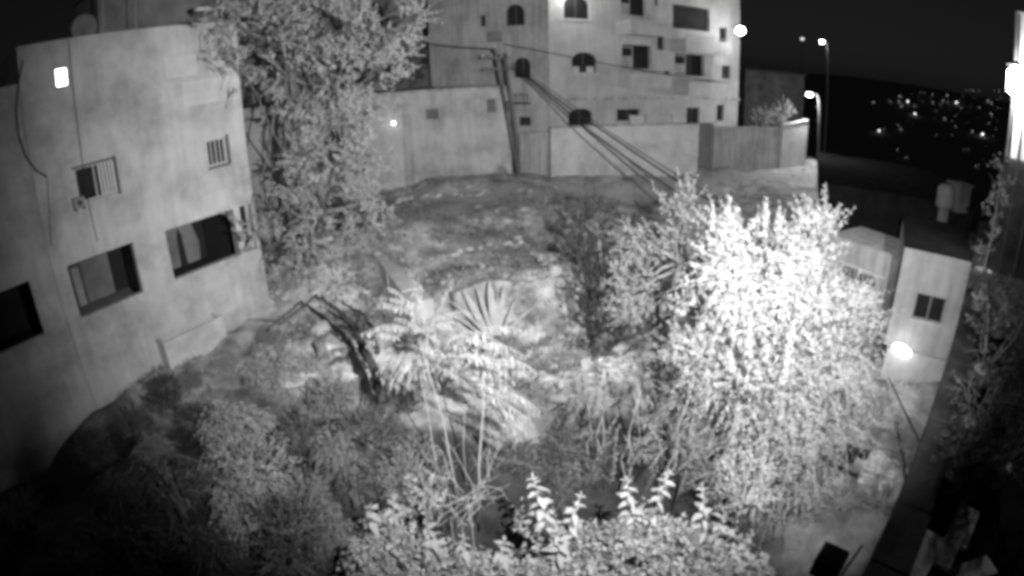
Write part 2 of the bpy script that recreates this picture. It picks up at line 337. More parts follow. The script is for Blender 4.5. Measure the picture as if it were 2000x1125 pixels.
# ------------------------------------------------------------------ building on the left
ROOF = 12.7
lb = thing('plastered_building', 'tall pale plastered building with dark unglazed openings, along the left edge', 'building', LB.world(0, 0, 0), LB.rz)
cor = 12.35
o1 = (.3, 2.95, 3.73, 5.56); o2 = (4.37, 6.95, 3.73, 5.56); o3 = (8.29, 11.31, 3.73, 5.56); o4 = (11.6, 12.2, 3.73, 5.56)
wn1 = LB.rect(149, 319, 227, 388); wn2 = LB.rect(406, 271, 444, 322); lit = LB.rect(109, 134, 131, 168)
STEP = LB.loc(38, 160)[0]; LOWZ = LB.loc(15, 168)[1]
mb = MB(); wall_holes(mb, STEP, cor, -1.2, ROOF, [o2, o3, o4, wn1, wn2, lit], .28)
mb.box((cor-.28, .283, -1.2), (cor-.002, 9, ROOF-.002)); mb.box((STEP, 8.7, -1.2), (cor-.3, 9.0, ROOF-.004)); mb.box((STEP+.002, .283, 6.2), (STEP+.25, 8.69, ROOF-.004))
mb.build('wall', 'plaster', lb)
o1 = (.3, min(2.95, STEP-.1), 3.73, 5.56)
mb = MB(); wall_holes(mb, -8, STEP-.003, -2, LOWZ, [o1], .22, .06); mb.box((-8, .29, LOWZ-.3), (STEP-.003, 8.8, LOWZ-.1)); mb.box((-8, 8.5, -2), (STEP-.003, 8.8, LOWZ-.31))
# lower wing keeps its own opening dark
mb.build('lower_wing_wall', 'plaster', lb)
mb = MB(); mb.box((STEP+.26, .29, ROOF-.55), (cor-.29, 8.69, ROOF-.35)); mb.build('roof_slab', 'concrete', lb)
# rooms behind the openings
def room(x0, x1, m):
    MB().box((x0, .3, 2.7), (x1, 4.3, 2.88)).box((x0, .3, 5.9), (x1, 4.3, 6.1)).box((x0, 4.1, 2.883), (x1, 4.3, 5.897)).box((x0, .3, 2.883), (x0+.1, 4.097, 5.897)).box((x1-.1, .3, 2.883), (x1, 4.097, 5.897)).build('room_wall', m, lb)
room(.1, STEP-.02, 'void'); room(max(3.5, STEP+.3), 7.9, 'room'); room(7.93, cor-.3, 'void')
MB().box((7.15, 4.0, 2.89), (7.78, 4.09, 5.89)).build('dark_panel', 'void', lb)  # near-black panel over the right part of the back wall
mb = MB(); mb.box((5.3, 3.98, 2.9), (5.4, 4.08, 4.5)); mb.box((5.75, 3.98, 2.9), (5.85, 4.08, 4.5)); mb.box((5.28, 3.98, 4.503), (5.87, 4.08, 4.6)); mb.build('door_frame', 'frame_dark', lb)
mb = MB(); mb.box((5.41, 4.0, 2.9), (5.74, 4.06, 4.49)); mb.build('door', 'plaster_mid', lb)
pv = [(9.9, 2.9), (11.5, 2.9), (11.6, 3.7), (11.35, 4.6), (11.3, 5.2), (10.9, 5.45), (10.3, 5.5), (9.9, 5.3)]
MB().add([(a_, 4.0, z_) for a_, z_ in pv]+[(a_, 4.08, z_) for a_, z_ in pv], [tuple(range(8)), tuple(range(8, 16))[::-1]]+[(k, 8+k, 8+(k+1) % 8, (k+1) % 8) for k in range(8)]).build('hung_sheet', 'room', lb)
mb = MB(); mb.add([(10.45, 3.9, 2.9), (10.8, 3.9, 2.9), (10.72, 3.9, 4.3), (10.6, 3.9, 4.6), (10.5, 3.9, 4.2), (10.45, 3.96, 2.9), (10.8, 3.96, 2.9), (10.72, 3.96, 4.3), (10.6, 3.96, 4.6), (10.5, 3.96, 4.2)], [(0, 1, 2, 3, 4), (9, 8, 7, 6, 5)]+[(k, 5+k, 5+(k+1) % 5, (k+1) % 5) for k in range(5)]); mb.build('dark_board', 'void', lb)
def glazed(fac_parent, rc_, name='window', y=.14, bars=0, split=1, fw=.05, frame='frame', pane='glass', vertical=True):
    a0, a1, z0, z1 = rc_; m_ = MB(); t = .05
    m_.box((a0, y, z0), (a1, y+t, z0+fw)); m_.box((a0, y, z1-fw), (a1, y+t, z1)); m_.box((a0, y+.002, z0+fw), (a0+fw, y+t, z1-fw)); m_.box((a1-fw, y+.002, z0+fw), (a1, y+t, z1-fw))
    for k in range(1, split+1-1+1):
        if split > 1 and k < split: x = a0+(a1-a0)*k/split; m_.box((x-fw/2, y+.004, z0+fw), (x+fw/2, y+t-.002, z1-fw))
    wdw = m_.build(name, frame, fac_parent)
    MB().box((a0+fw*.5, y+t*.4, z0+fw*.5), (a1-fw*.5, y+t*.6, z1-fw*.5)).build('pane', pane, wdw)
    for k in range(bars):
        x = a0+(a1-a0)*(k+.7)/(bars+.4); m2 = MB(); m2.box((x-.018, -.03, z0-.02), (x+.018, 0.006, z1+.02)); m2.build('bar', frame, wdw)
    return wdw
glazed(lb, wn1, bars=0, split=2); glazed(lb, wn2, bars=4, split=2)
a0, a1, z0, z1 = wn1; am = (a0+a1)/2+.08
for k in range(5):
    x = am+(a1-am)*(k+.5)/5; MB().bbox((x-.035, -.05, z0+.03), (x+.035, .0, z1-.03), .01).build('shutter_slat', 'white_paint', lb)
MB().box((a1+.004, -.09, z0-.06), (a1+.09, .0, z1+.1)).box((a0-.1, -.09, z1+.006), (a1+.003, 0, z1+.07)).build('window_surround', 'frame_dark', lb)
a0, a1, z0, z1 = wn2; MB().box((a1+.004, -.07, z0-.06), (a1+.08, .0, z1+.1)).box((a0-.06, -.07, z0-.1), (a1+.003, 0, z0-.02)).build('window_surround', 'frame_dark', lb)
a0, a1, z0, z1 = lit
m_ = MB(); m_.box((a0-.04, -.03, z0-.04), (a0, .1, z1+.04)); m_.box((a1, -.03, z0-.04), (a1+.04, .1, z1+.04)); m_.box((a0, -.03, z1), (a1, .1, z1+.04)); m_.box((a0, -.03, z0-.04), (a1, .1, z0))
lw = m_.build('window', 'frame_dark', lb); lw['label'] = 'small brightly lit window under the roof'
MB().box((a0, .05, z0), (a1, .07, z1)).build('pane', 'lamp_window', lw)
# plaster patches, conduit, curved cable, ledges
for q in ((322, 108, 384, 150), (356, 152, 470, 200)):
    a0, a1, z0, z1 = LB.rect(*q); MB().box((a0, -.012, z0), (a1, .004, z1)).build('plaster_patch', 'patch', lb)
a, z = LB.loc(140, 160); MB().tube([(a, -.03, ROOF-.05), (a+.02, -.03, 9.4), (a-.03, -.03, 7.2), (a, -.03, 6.0)], .016, 5).build('conduit', 'cable', lb)
pth = [(LB.loc(*p)[0], -.03, LB.loc(*p)[1]) for p in ((44, 118), (36, 160), (31, 215), (36, 265), (50, 305), (70, 333), (92, 346))]
MB().tube(pth, .03, 6).build('drain_pipe', 'cable', lb)
pth = [(LB.loc(*p)[0], -.03, LB.loc(*p)[1]) for p in ((92, 350), (95, 400), (100, 480))]
MB().tube(pth, .012, 5).build('conduit', 'cable', lb)
MB().box((11.31, -.06, 3.6), (11.6, .3, 5.7)).build('pillar', 'plaster_pale', lb)
a0 = LB.loc(308, 680)[0]; a1 = LB.loc(428, 660)[0]
mb = MB(); zt = 1.95
mb.box((a0, -.75, .2), (a1, -.63, zt)); mb.box((a0, -.62, .2), (a0+.12, -.005, zt)); mb.box((a1-.12, -.62, .2), (a1, -.005, zt)); mb.box((a0+.13, -.62, .2), (a1-.13, -.005, zt-.35))
tr = mb.build('concrete_trough', 'concrete_pale', None); tr.location = LB.world(0, 0, 0); tr.rotation_euler.z = LB.rz
tag(tr, 'open concrete trough at the foot of the plastered wall below the openings', 'trough')
ac = thing('air_conditioner', 'small box unit fixed under the shuttered window of the plastered building', 'air conditioner', LB.world(*(lambda q: (q[0], -.0, q[1]))(LB.loc(152, 398))), LB.rz)
MB().bbox((-.2, -.3, -.12), (.2, -.01, .22), .02).build('casing', 'metal', ac); MB().lathe((0, 0, 0), [(.1, 0), (.1, .02)], 10).build('fan_grille', 'metal_dark', ac)
ac.children[1].rotation_euler.x = R(90); ac.children[1].location = (0, -.3, .05)
for zb in (-.19,): MB().box((-.17, -.28, zb), (-.13, 0, zb+.06)).box((.13, -.28, zb), (.17, 0, zb+.06)).build('bracket', 'metal_dark', ac)
# on the roof
def on_roof(px, py, back=2.0):
    f = Facade(LB.O+LB.n*back, LB.u); return f, f.loc(px, py)
f, (a, z) = on_roof(165, 55, 2); t = thing('satellite_dish', 'round satellite dish standing on the roof of the plastered building', 'satellite dish', f.world(a, 0, ROOF-.35), LB.rz-.4)
n_ = 16; dv = [(0, 0, 0)]; df = []
for j, rr in enumerate((.2, .36, .5)):
    for k in range(n_): an = 2*math.pi*k/n_; dv.append((rr*math.cos(an), -.35*rr*rr, rr*math.sin(an)))
for k in range(n_): df.append((0, 1+k, 1+(k+1) % n_))
for j in range(2):
    for k in range(n_): df.append((1+j*n_+k, 1+(j+1)*n_+k, 1+(j+1)*n_+(k+1) % n_, 1+j*n_+(k+1) % n_))
dz = z-(ROOF-.35); MB().add([(x, y_, z_+dz) for x, y_, z_ in dv], df).build('reflector', 'plaster_dark', t, True); MB().tube([(0, .05, 0), (0, .05, dz)], .03).build('mast', 'metal', t); MB().tube([(0, .0, dz-.4), (0, -.5, dz)], .012).build('feed_arm', 'metal', t)
for px, y0, lab in ((203, 62, 'thin mast on the roof beside the satellite dish'), (266, 55, 'thin mast on the roof between the dish and the tree')):
    f, (a, z) = on_roof(px, y0, .5); t = thing('roof_mast', lab, 'mast', f.world(a, 0, ROOF-.35), LB.rz, 'masts on the roof of the plastered building')
    MB().tube([(0, 0, 0), (.02, 0, 3.2)], .022, 6).build('pole', 'metal', t); MB().tube([(-.3, 0, 2.4), (.3, 0, 2.45)], .012, 5).build('crossbar', 'metal', t)
f, (a, z) = on_roof(330, 20, 3.5); t = thing('rooftop_shed', 'dark corrugated shed set back on the roof of the plastered building', 'shed', f.world(a, 0, ROOF-.34), LB.rz)
MB().box((-3.2, 0, 0), (3.3, 3, 2.6)).build('wall', 'plaster_dark', t)
for k in range(22): MB().box((-3.3+k*.3, -.35, 2.61), (-3.3+k*.3+.24, 3.2, 2.66)).build('roof_sheet', 'metal_dark', t)
f, (a, z) = on_roof(415, 17, .6); t = thing('floodlight_bar', 'pale angled bar fixture standing over the roof corner by the tree', 'fixture', f.world(a, 0, ROOF-.35), LB.rz)
dz = z-(ROOF-.35); MB().bbox((-.75, -.15, dz-.1), (.75, .15, dz+.08), .03).build('bar', 'plaster_pale', t); MB().tube([(-.4, 0, 0), (-.4, 0, dz-.1)], .025).build('post', 'metal', t); MB().tube([(.4, 0, 0), (.4, 0, dz-.1)], .025).build('post', 'metal', t)

# ------------------------------------------------------------------ apartment building in the middle distance
A = at(1075, 300, 38)[:2]; B = np.array([18.9, 45.2]); CB = Facade(A, B-A); LEN = float(np.linalg.norm(B-A)); G0 = 2.4; TOP = 17.5
cb = thing('apartment_building', 'light stone apartment block with arched windows and balconies across the lot', 'building', CB.world(0, 0, 0), CB.rz)
arches = [CB.rect(1101, -8, 1152, 37), CB.rect(1117, 102, 1166, 142), CB.rect(1110, 212, 1158, 245)]
rects = [CB.rect(1213, -12, 1262, 30), CB.rect(1215, 88, 1272, 134), CB.rect(1279, -20, 1286, 11), CB.rect(1284, 50, 1298, 98), CB.rect(1297, 138, 1308, 166),
         CB.rect(1314, 12, 1386, 58), CB.rect(1318, 106, 1376, 148), CB.rect(1405, 54, 1421, 82), CB.rect(1410, 128, 1427, 154), CB.rect(1205, 213, 1250, 236), CB.rect(1341, 210, 1366, 246), CB.rect(1400, 205, 1414, 236)]
mb = MB(); wall_holes(mb, 0, LEN, G0, TOP, arches+rects, .35, arch=arches); mb.box((LEN-.3, .353, G0), (LEN-.002, 11, TOP-.002)); mb.build('wall', 'stone_face', cb)
sz = CB.loc(1270, 191)[1]; MB().box((-.05, -.16, sz-.12), (LEN+.05, -.003, sz+.1)).build('string_course', 'concrete', cb)
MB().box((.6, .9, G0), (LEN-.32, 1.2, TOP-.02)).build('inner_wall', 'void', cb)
for q in arches:
    wd = glazed(cb, q, y=.2, split=2, fw=.07, frame='frame_dark'); MB().box((q[0]-.1, -.1, q[2]-.12), (q[1]+.1, .1, q[2]-.004)).build('sill', 'concrete_pale', wd)
for k, q in enumerate(rects):
    if k in (5, 6, 0, 1): continue
    glazed(cb, q, y=.2, split=1 if q[1]-q[0] < 1 else 2, fw=.06, frame='frame_dark')
# cloths behind the lit arched window
q = arches[1]
for s_, e_ in ((.05, .32), (.62, .9)): MB().box((q[0]+(q[1]-q[0])*s_, .1, q[2]+.02), (q[0]+(q[1]-q[0])*e_, .16, q[2]+.42)).build('window_box', 'plaster_pale', cb)
# balconies: slab, parapet, railing, recess door
for k, (x0, y0, x1, y1) in enumerate(((1205, 38, 1275, 70), (1207, 134, 1283, 170), (1310, 60, 1396, 104), (1316, 148, 1400, 184))):
    a0, a1, z0, z1 = CB.rect(x0, y0, x1, y1); dp = 1.7
    bal = MB().box((a0, -dp, z0), (a1, -.004, z0+.18)).build('balcony', 'stone_face', cb)
    h = min(1.0, z1-z0-.1)
    MB().box((a0, -dp, z0+.183), (a1, -dp+.12, z0+h)).box((a0, -dp+.123, z0+.183), (a0+.12, -.004, z0+h)).box((a1-.12, -dp+.123, z0+.183), (a1, -.004, z0+h)).build('parapet', 'stone_face', bal)
    MB().tube([(a0+.05, -dp+.06, z0+h+.22), (a1-.05, -dp+.06, z0+h+.22)], .025).build('rail', 'metal', bal)
    for j in range(5): x = a0+.1+(a1-a0-.2)*j/4; MB().tube([(x, -dp+.06, z0+h), (x, -dp+.06, z0+h+.22)], .02, 5).build('rail_post', 'metal', bal)
for q in (rects[0], rects[1], rects[6]):
    a0, a1, z0, z1 = q; dr = MB().box((a0+.15, .5, z0), (a0+(a1-a0)*.5, .58, z1-.1)).build('balcony_door', 'plaster_mid', cb); MB().box((a0+.22, .48, z0+.9), (a0+(a1-a0)*.46, .499, z1-.2)).build('pane', 'glass', dr)
a0, a1, z0, z1 = rects[5]; MB().box((a0, .3, z0), (a1, .36, z1)).build('awning_screen', 'void', cb)
# canted wing on its left side
dW = np.array([-.94, .34]); dW = dW/np.linalg.norm(dW); LW = 8.6; WB = Facade(A+dW*LW, -dW)
wg = thing('canted_wing', 'dimmer canted wing of the stone apartment block beside the utility pole', 'building', WB.world(0, 0, 0), WB.rz)
wa = [WB.rect(988, 8, 1024, 50), WB.rect(1004, 112, 1036, 152)]; wr = [WB.rect(1014, 228, 1036, 246), WB.rect(938, 30, 948, 52)]
mb = MB(); wall_holes(mb, 0, LW-.01, G0, TOP-.05, wa+wr, .35, arch=wa); mb.build('wall', 'plaster_mid', wg)
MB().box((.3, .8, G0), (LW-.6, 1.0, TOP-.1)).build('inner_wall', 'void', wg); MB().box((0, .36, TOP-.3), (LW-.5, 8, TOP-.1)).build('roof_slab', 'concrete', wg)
for q in wa+wr: glazed(wg, q, y=.2, split=2 if q[1]-q[0] > .7 else 1, fw=.06, frame='frame_dark')
f, = (WB,); a, z = WB.loc(1012, 200)
t = thing('balcony_shelf', 'small railed shelf on the canted wing beside the utility pole', 'shelf', WB.world(a, 0, z), WB.rz)
MB().box((-.6, -.6, -.1), (.9, -.004, 0)).build('slab', 'concrete_dark', t)
for k in range(6): MB().tube([(-.55+k*.28, -.55, 0), (-.55+k*.28, -.55, .55)], .02, 5).build('baluster', 'metal_dark', t)
MB().tube([(-.58, -.55, .56), (.88, -.55, .56)], .025, 5).build('rail', 'metal_dark', t)
a, z = WB.loc(968, 72); t = MB().bbox((-.45, -.4, -.35), (.45, -.003, .35), .05).build('wall_box', 'plaster_dark', None); t.location = WB.world(a, 0, z); t.rotation_euler.z = WB.rz
tag(t, 'dark box unit on the wall of the canted wing above the pole top', 'box unit')

# ------------------------------------------------------------------ low white house and dark houses behind it
P0 = at(738, 335, 36)[:2]; P1 = at(1000, 330, 37)[:2]; WH = Facade(P0, P1-P0); wl = float(np.linalg.norm(P1-P0)); z1 = WH.loc(880, 177)[1]
wh = thing('low_white_house', 'low whitewashed house with stained blank wall behind the utility pole', 'house', WH.world(0, 0, 0), WH.rz)
holes = [WH.rect(832, 212, 858, 234), WH.rect(950, 192, 970, 220)]
mb = MB(); wall_holes(mb, -13, wl, 1.8, z1, holes, .3); mb.box((wl-.3, .303, 1.8), (wl-.003, 6, z1-.002)); mb.box((-13, 5.7, 1.8), (wl-.31, 6, z1-.004)); mb.build('wall', 'plaster', wh)
MB().box((-13.1, -.12, z1+.003), (wl+.1, 6.1, z1+.16)).build('roof_slab', 'concrete', wh)
for q in holes: w_ = glazed(wh, q, y=.15, split=1, fw=.05, frame='plaster_mid', pane='plaster_dark')
a0, a1, zz0, zz1 = WH.rect(786, 222, 806, 330); MB().box((a0, -.04, 2.5), (a1, -.002, zz1)).build('door', 'plaster_mid', wh)
for px in (853, 860, 869): a, z = WH.loc(px, 183); MB().tube([(a, .3, z1+.1), (a+.03, .3, z1+1.0)], .02, 5).build('starter_bar', 'metal', wh)
lt = thing('wall_lantern', 'small glowing lantern on the white house wall beside the big tree', 'lamp', WH.world(WH.loc(768, 240)[0], 0, WH.loc(768, 240)[1]), WH.rz)
MB().lathe((0, -.32, -.12), [(.05, 0), (.11, .06), (.12, .16), (.06, .22)], 10).build('globe', 'lamp_mid', lt, True); MB().tube([(0, 0, .2), (0, -.3, .2), (0, -.32, .14)], .02, 5).build('bracket', 'metal_dark', lt); point_light(lt, (0, -.7, 0), 3, .12)
def block(name, label, cat, px0, px1, pbase, ptop, d, depth, m='plaster_dark', wins=(), z0=2.5, rot=0.0, rm='concrete'):
    p0 = at(px0, pbase, d)[:2]; p1 = at(px1, pbase, d*(1+rot))[:2]; fc = Facade(p0, p1-p0); ln = float(np.linalg.norm(p1-p0)); zt = fc.loc((px0+px1)/2, ptop)[1]
    t_ = thing(name, label, cat, fc.world(0, 0, 0), fc.rz); hs = [fc.rect(*q) for q in wins]
    m_ = MB(); wall_holes(m_, 0, ln, z0, zt, hs, .3); m_.box((0, .303, z0), (.3, depth, zt-.002)); m_.box((ln-.3, .303, z0), (ln, depth, zt-.002)); m_.box((.31, depth-.3, z0), (ln-.31, depth, zt-.002)); m_.build('wall', m, t_)
    MB().box((-.15, -.15, zt+.003), (ln+.15, depth+.15, zt+.18)).build('roof_slab', rm, t_)
    if hs: MB().box((.31, .8, z0), (ln-.31, .9, zt-.1)).build('inner_wall', 'void', t_)
    for q in hs: glazed(t_, q, y=.12, split=2 if q[1]-q[0] > .8 else 1, fw=.06, frame='frame_dark')
    return t_, fc, ln, zt
block('flat_roofed_house', 'dim house wall rising behind the big tree, far beyond the white house', 'house', 440, 905, 160, -60, 52, 8, 'plaster_mid', [(872, 55, 906-6, 82)], 3)
block('dark_outbuilding', 'dark low outbuilding just above the white house roof', 'outbuilding', 765, 965, 190, 100, 44, 5, 'plaster_dark', [(880, 120, 900, 140), (915, 125, 930, 140)], 3)

for i, (px, py, r, lab) in enumerate(((800, 120, 1.6, 'dark shrub crown showing above the left end of the white house'), (850, 105, 1.3, 'dark shrub crown in the middle above the white house'), (930, 140, 1.1, 'dark shrub crown above the white house next to the pole'))):
    p = at(px, py, 42.6); t = thing('dark_shrub', lab, 'shrub', (p[0], p[1], 3.5), 0, 'dark shrubs behind the white house'); h_ = p[2]-3.5
    C, D, N, Ls, sh_ = shoot_leaves([(np.array([0, 0, h_-.3]), np.array([r, r*.8, r*.8]), 70)], 14, .2, 800+i, up=.3, length=r*.6); leaf_mesh('leaves', C, D, N, Ls, Ls*.45, 'scrub_dark', t)['kind'] = 'stuff'; MB().tube([(0, 0, 0), (.1, 0, h_*.6), (0, 0, h_)], [.12, .09, .04], 6).build('stem', 'bark', t)
# ------------------------------------------------------------------ walls along the road in front of the apartment block
def wall_run(name, label, px0, b0, px1, b1, d0, d1, t0, t1, m, th=.3):
    p0 = at(px0, b0, d0); p1 = at(px1, b1, d1); fc = Facade(p0[:2], (p1-p0)[:2]); ln = float(np.linalg.norm((p1-p0)[:2])); za = fc.loc(px0, t0)[1]; zb = fc.loc(px1, t1)[1]
    t_ = thing(name, label, 'wall', fc.world(0, 0, 0), fc.rz)
    zz = min(p0[2], p1[2])-1.0; n = max(2, int(ln/1.6)); m_ = MB()
    m_.add([(0,0,zz),(ln,0,zz),(ln,th,zz),(0,th,zz),(0,0,za),(ln,0,zb),(ln,th,zb),(0,th,za)], [(0,3,2,1),(4,5,6,7),(0,1,5,4),(1,2,6,5),(2,3,7,6),(3,0,4,7)]); m_.build('wall_panel', m, t_)
    for k in range(n):
        s0, s1 = ln*k/n+.01, ln*(k+1)/n-.01; h0, h1 = za+(zb-za)*s0/ln, za+(zb-za)*s1/ln
        MB().add([(s0,-.05,h0+.003),(s1,-.05,h1+.003),(s1,th+.05,h1+.003),(s0,th+.05,h0+.003),(s0,-.05,h0+.09),(s1,-.05,h1+.09),(s1,th+.05,h1+.09),(s0,th+.05,h0+.09)], [(0,3,2,1),(4,5,6,7),(0,1,5,4),(1,2,6,5),(2,3,7,6),(3,0,4,7)]).build('coping_stone', 'concrete', t_)
    return t_, fc, ln, za, zb
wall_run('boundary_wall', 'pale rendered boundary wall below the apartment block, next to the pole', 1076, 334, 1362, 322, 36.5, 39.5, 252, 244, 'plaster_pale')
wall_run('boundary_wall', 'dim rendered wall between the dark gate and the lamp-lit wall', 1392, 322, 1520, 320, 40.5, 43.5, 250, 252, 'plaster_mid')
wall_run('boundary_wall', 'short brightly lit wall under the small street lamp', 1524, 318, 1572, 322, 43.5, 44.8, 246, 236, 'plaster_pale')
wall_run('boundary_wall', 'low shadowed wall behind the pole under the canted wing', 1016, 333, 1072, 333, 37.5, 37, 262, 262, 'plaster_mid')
p0 = at(1364, 322, 39.7); p1 = at(1390, 322, 40.3); fc = Facade(p0[:2], (p1-p0)[:2]); gl = float(np.linalg.norm((p1-p0)[:2])); zt = fc.loc(1377, 240)[1]
t = thing('metal_gate', 'dark sheet-metal gate in the boundary wall below the apartment block', 'gate', fc.world(0, 0, 0), fc.rz)
for k in range(2): lf = MB().box((gl*k/2+.02, .05, p0[2]-.2), (gl*(k+1)/2-.02, .1, zt)).build('gate_leaf', 'plaster_dark', t); MB().tube([(gl/2+(-.12 if k == 0 else .12), .02, p0[2]+1), (gl/2+(-.12 if k == 0 else .12), .02, p0[2]+1.2)], .02).build('handle', 'metal', lf)
# slatted fence panel on top of the boundary wall
p0 = at(1228, 240, 39.6); p1 = at(1312, 240, 40.3); fc = Facade(p0[:2], (p1-p0)[:2]); gl = float(np.linalg.norm((p1-p0)[:2])); zb = fc.loc(1270, 250)[1]; zt = fc.loc(1270, 226)[1]
t = thing('slatted_fence', 'small fence of pale horizontal slats above the boundary wall', 'fence', fc.world(0, 0, 0), fc.rz)
for k in range(4): z = zb+(zt-zb)*(k+.5)/4; MB().box((gl*.38, -.03, z-.06), (gl, .0, z+.07)).build('slat', 'plaster_pale', t)
for x in (0.02, gl*.38, gl-.05): MB().box((x, .003, zb-.35), (x+.08, .08, zt+.1)).build('post', 'metal', t)
MB().box((.1, -.03, zb-.1), (gl*.36, .0, zt)).build('panel', 'plaster_pale', t)
# dark wall/roof mass to the right of the apartment block
block('dark_annex', 'dark annex with flat roof right of the apartment block', 'annex', 1452, 1566, 250, 142, 50, 8, 'parapet', [], 0, .04, 'tar')

# ------------------------------------------------------------------ street lamps and lights
def street_lamp(label, px, py, bx, by, d, hot, energy, r=.16, arm=.7):
    top = at(px, py, d); b = at(bx, by, d); g0 = hz1(b[0], b[1])-.1
    t_ = thing('street_lamp', label, 'street lamp', (b[0], b[1], g0), 0, 'street lamps beyond the lot')
    dx = top[0]-b[0]; h = top[2]-g0
    MB().tube([(0, 0, 0), (dx*.3, 0, h*.92), (dx*.5, 0, h+.1), (dx, 0, h+.22)], [.09, .07, .05, .04], 8).build('pole', 'metal_dark', t_)
    MB().bbox((dx-.35, -.12, h+.1), (dx+.3, .12, h+.26), .05).build('lamp_head', 'metal', t_)
    MB().lathe((dx, 0, h-.1), [(.03, 0), (r*.8, .03), (r, .1), (r*.7, .19)], 10).build('bulb', hot, t_, True); point_light(t_, (dx, -.1, h-.5), energy, .12); return t_
street_lamp('tall thin street lamp glowing against the black sky', 1599, 82, 1608, 330, 62, 'lamp_hot', 120, .2)
street_lamp('short street lamp at the end of the lit boundary wall', 1572, 184, 1598, 326, 45.2, 'lamp_hot', 1000, .2)
# bracket lamp at the right end of the apartment block
p = at(1446, 60, 45.8); q = CB.world(LEN, 1.0, 0)
t = thing('bracket_lamp', 'brilliant round lamp on a bracket at the corner of the apartment block', 'lamp', (q[0], q[1], p[2]))
v_ = p-np.array([q[0], q[1], p[2]])
MB().tube([(0, 0, -.2), v_*.5+np.array([0, 0, .35]), v_+np.array([0, 0, .4])], .05, 6).build('bracket', 'metal_dark', t); s_ = MB(); s_.lathe((v_[0], v_[1], -.33), [(.1, .06), (.26, .14), (.34, .33), (.26, .52), (.1, .6)], 14).build('globe', 'lamp_hot', t, True); point_light(t, (v_[0]-.4, v_[1]-1.2, 0), 160, .4)
a, z = CB.loc(1107, -14)
t = thing('wall_lamp', 'wall lamp by the top arched window of the apartment block at the top edge', 'lamp', CB.world(a, 0, z), CB.rz)
MB().lathe((0, -.5, -.15), [(.05, 0), (.15, .08), (.17, .2), (.1, .3)], 10).build('globe', 'lamp_hot', t, True); MB().tube([(0, 0, .2), (0, -.5, .22)], .025, 5).build('bracket', 'metal_dark', t); point_light(t, (0, -1.3, .1), 170, .12)
p = at(1567, 76, 90); t = MB().lathe((0, 0, -.2), [(.05, 0), (.3, .1), (.3, .3), (.05, .4)], 8).tube([(0, 0, -9), (0, 0, -.2)], .06, 5, True, 1).build('street_lamp', ['lamp_far', 'metal_dark'], None, loc=p); tag(t, 'faint far lamp just left of the tall thin street lamp', 'street lamp', 'street lamps beyond the lot')
# town on the far hillside
twn = [(1407, 489)]
spots = [(1706,200,3),(1757,188,3),(1763,190,2),(1756,199,3),(1773,198,4),(1761,207,3),(1787,222,4),(1798,180,2),(1806,181,2),(1821,185,2),(1822,200,3),(1836,203,2),(1842,197,3),(1850,186,3),(1838,207,2),(1851,199,2),(1868,200,4),(1874,198,2),(1877,211,2),(1845,232,3),(1860,236,2),(1866,247,2),(1886,176,2),(1893,176,2),(1900,177,2),(1912,177,2),(1942,177,2),(1951,178,2),(1930,197,3),(1936,201,3),(1913,210,2),(1936,222,3),(1938,228,2),(1931,240,2),(1945,252,2),(1717,255,4),(1726,253,2),(1759,252,3),(1899,257,3),(1919,262,5),(1883,292,2),(1891,292,2),(1906,324,2),(1912,322,2),(1953,299,3),(1770,307,2),(1940,265,2),(1735,196,2),(1789,205,1),(1755,198,1),(1827,231,1),(1786,208,2),(1817,189,1),(1784,240,1),(1925,199,1),(1772,235,1),(1879,185,1),(1754,244,2),(1812,197,1),(1843,194,1),(1952,211,1),(1736,251,1),(1866,226,2),(1779,222,1),(1872,196,1),(1794,186,1),(1753,292,2),(1857,205,1),(1896,209,1),(1829,218,1),(1881,198,1),(1906,185,1),(1880,187,1),(1897,206,1),(1910,196,1),(1949,194,1),(1840,228,1),(1904,191,1),(1739,199,2),(1829,263,2),(1891,219,1),(1802,200,1),(1910,330,1),(1955,190,2),(1828,215,1),(1815,192,1),(1900,190,1),(1908,230,1),(1890,240,1),(1925,285,1),(1780,185,1),(1855,215,1),(1872,222,1),(1948,210,1),(1948,235,1),(1920,310,1),(1860,265,1),(1795,195,1)]
for i, (px, py, s_) in enumerate(spots):
    v = ray(px, py); lo_d, hi_d = 90., 880.                      # walk the sight line to the hillside
    dd = np.linspace(90, 880, 260); xx = v[0]/math.hypot(v[0], v[1])*dd; yy = v[1]/math.hypot(v[0], v[1])*dd; zz = CAMZ+v[2]/math.hypot(v[0], v[1])*dd
    gz = hz(xx, yy); hit = np.nonzero(zz < gz+2.5)[0]; d = dd[hit[0]] if len(hit) else 820.
    p = at(px, py, d); g0 = hz1(p[0], p[1]); r = s_/F*d*.28; hgt = max(1.0, p[2]-g0+1)
    m_ = MB(); m_.lathe((0, 0, -r), [(r*.3, 0), (r, r*.6), (r, r*1.4), (r*.3, r*2)], 6); m_.tube([(0, 0, -hgt), (0, 0, -r)], r*.15, 4, True, 1)
    o = m_.build('town_light', ['lamp_mid' if s_ >= 4 else 'lamp_far' if (s_ == 3 or i % 3 == 0) else 'lamp_dim', 'metal_dark'], None, loc=p)
    tag(o, 'tiny town light among many on the dark far hillside', 'town light', 'town lights on the far hillside')

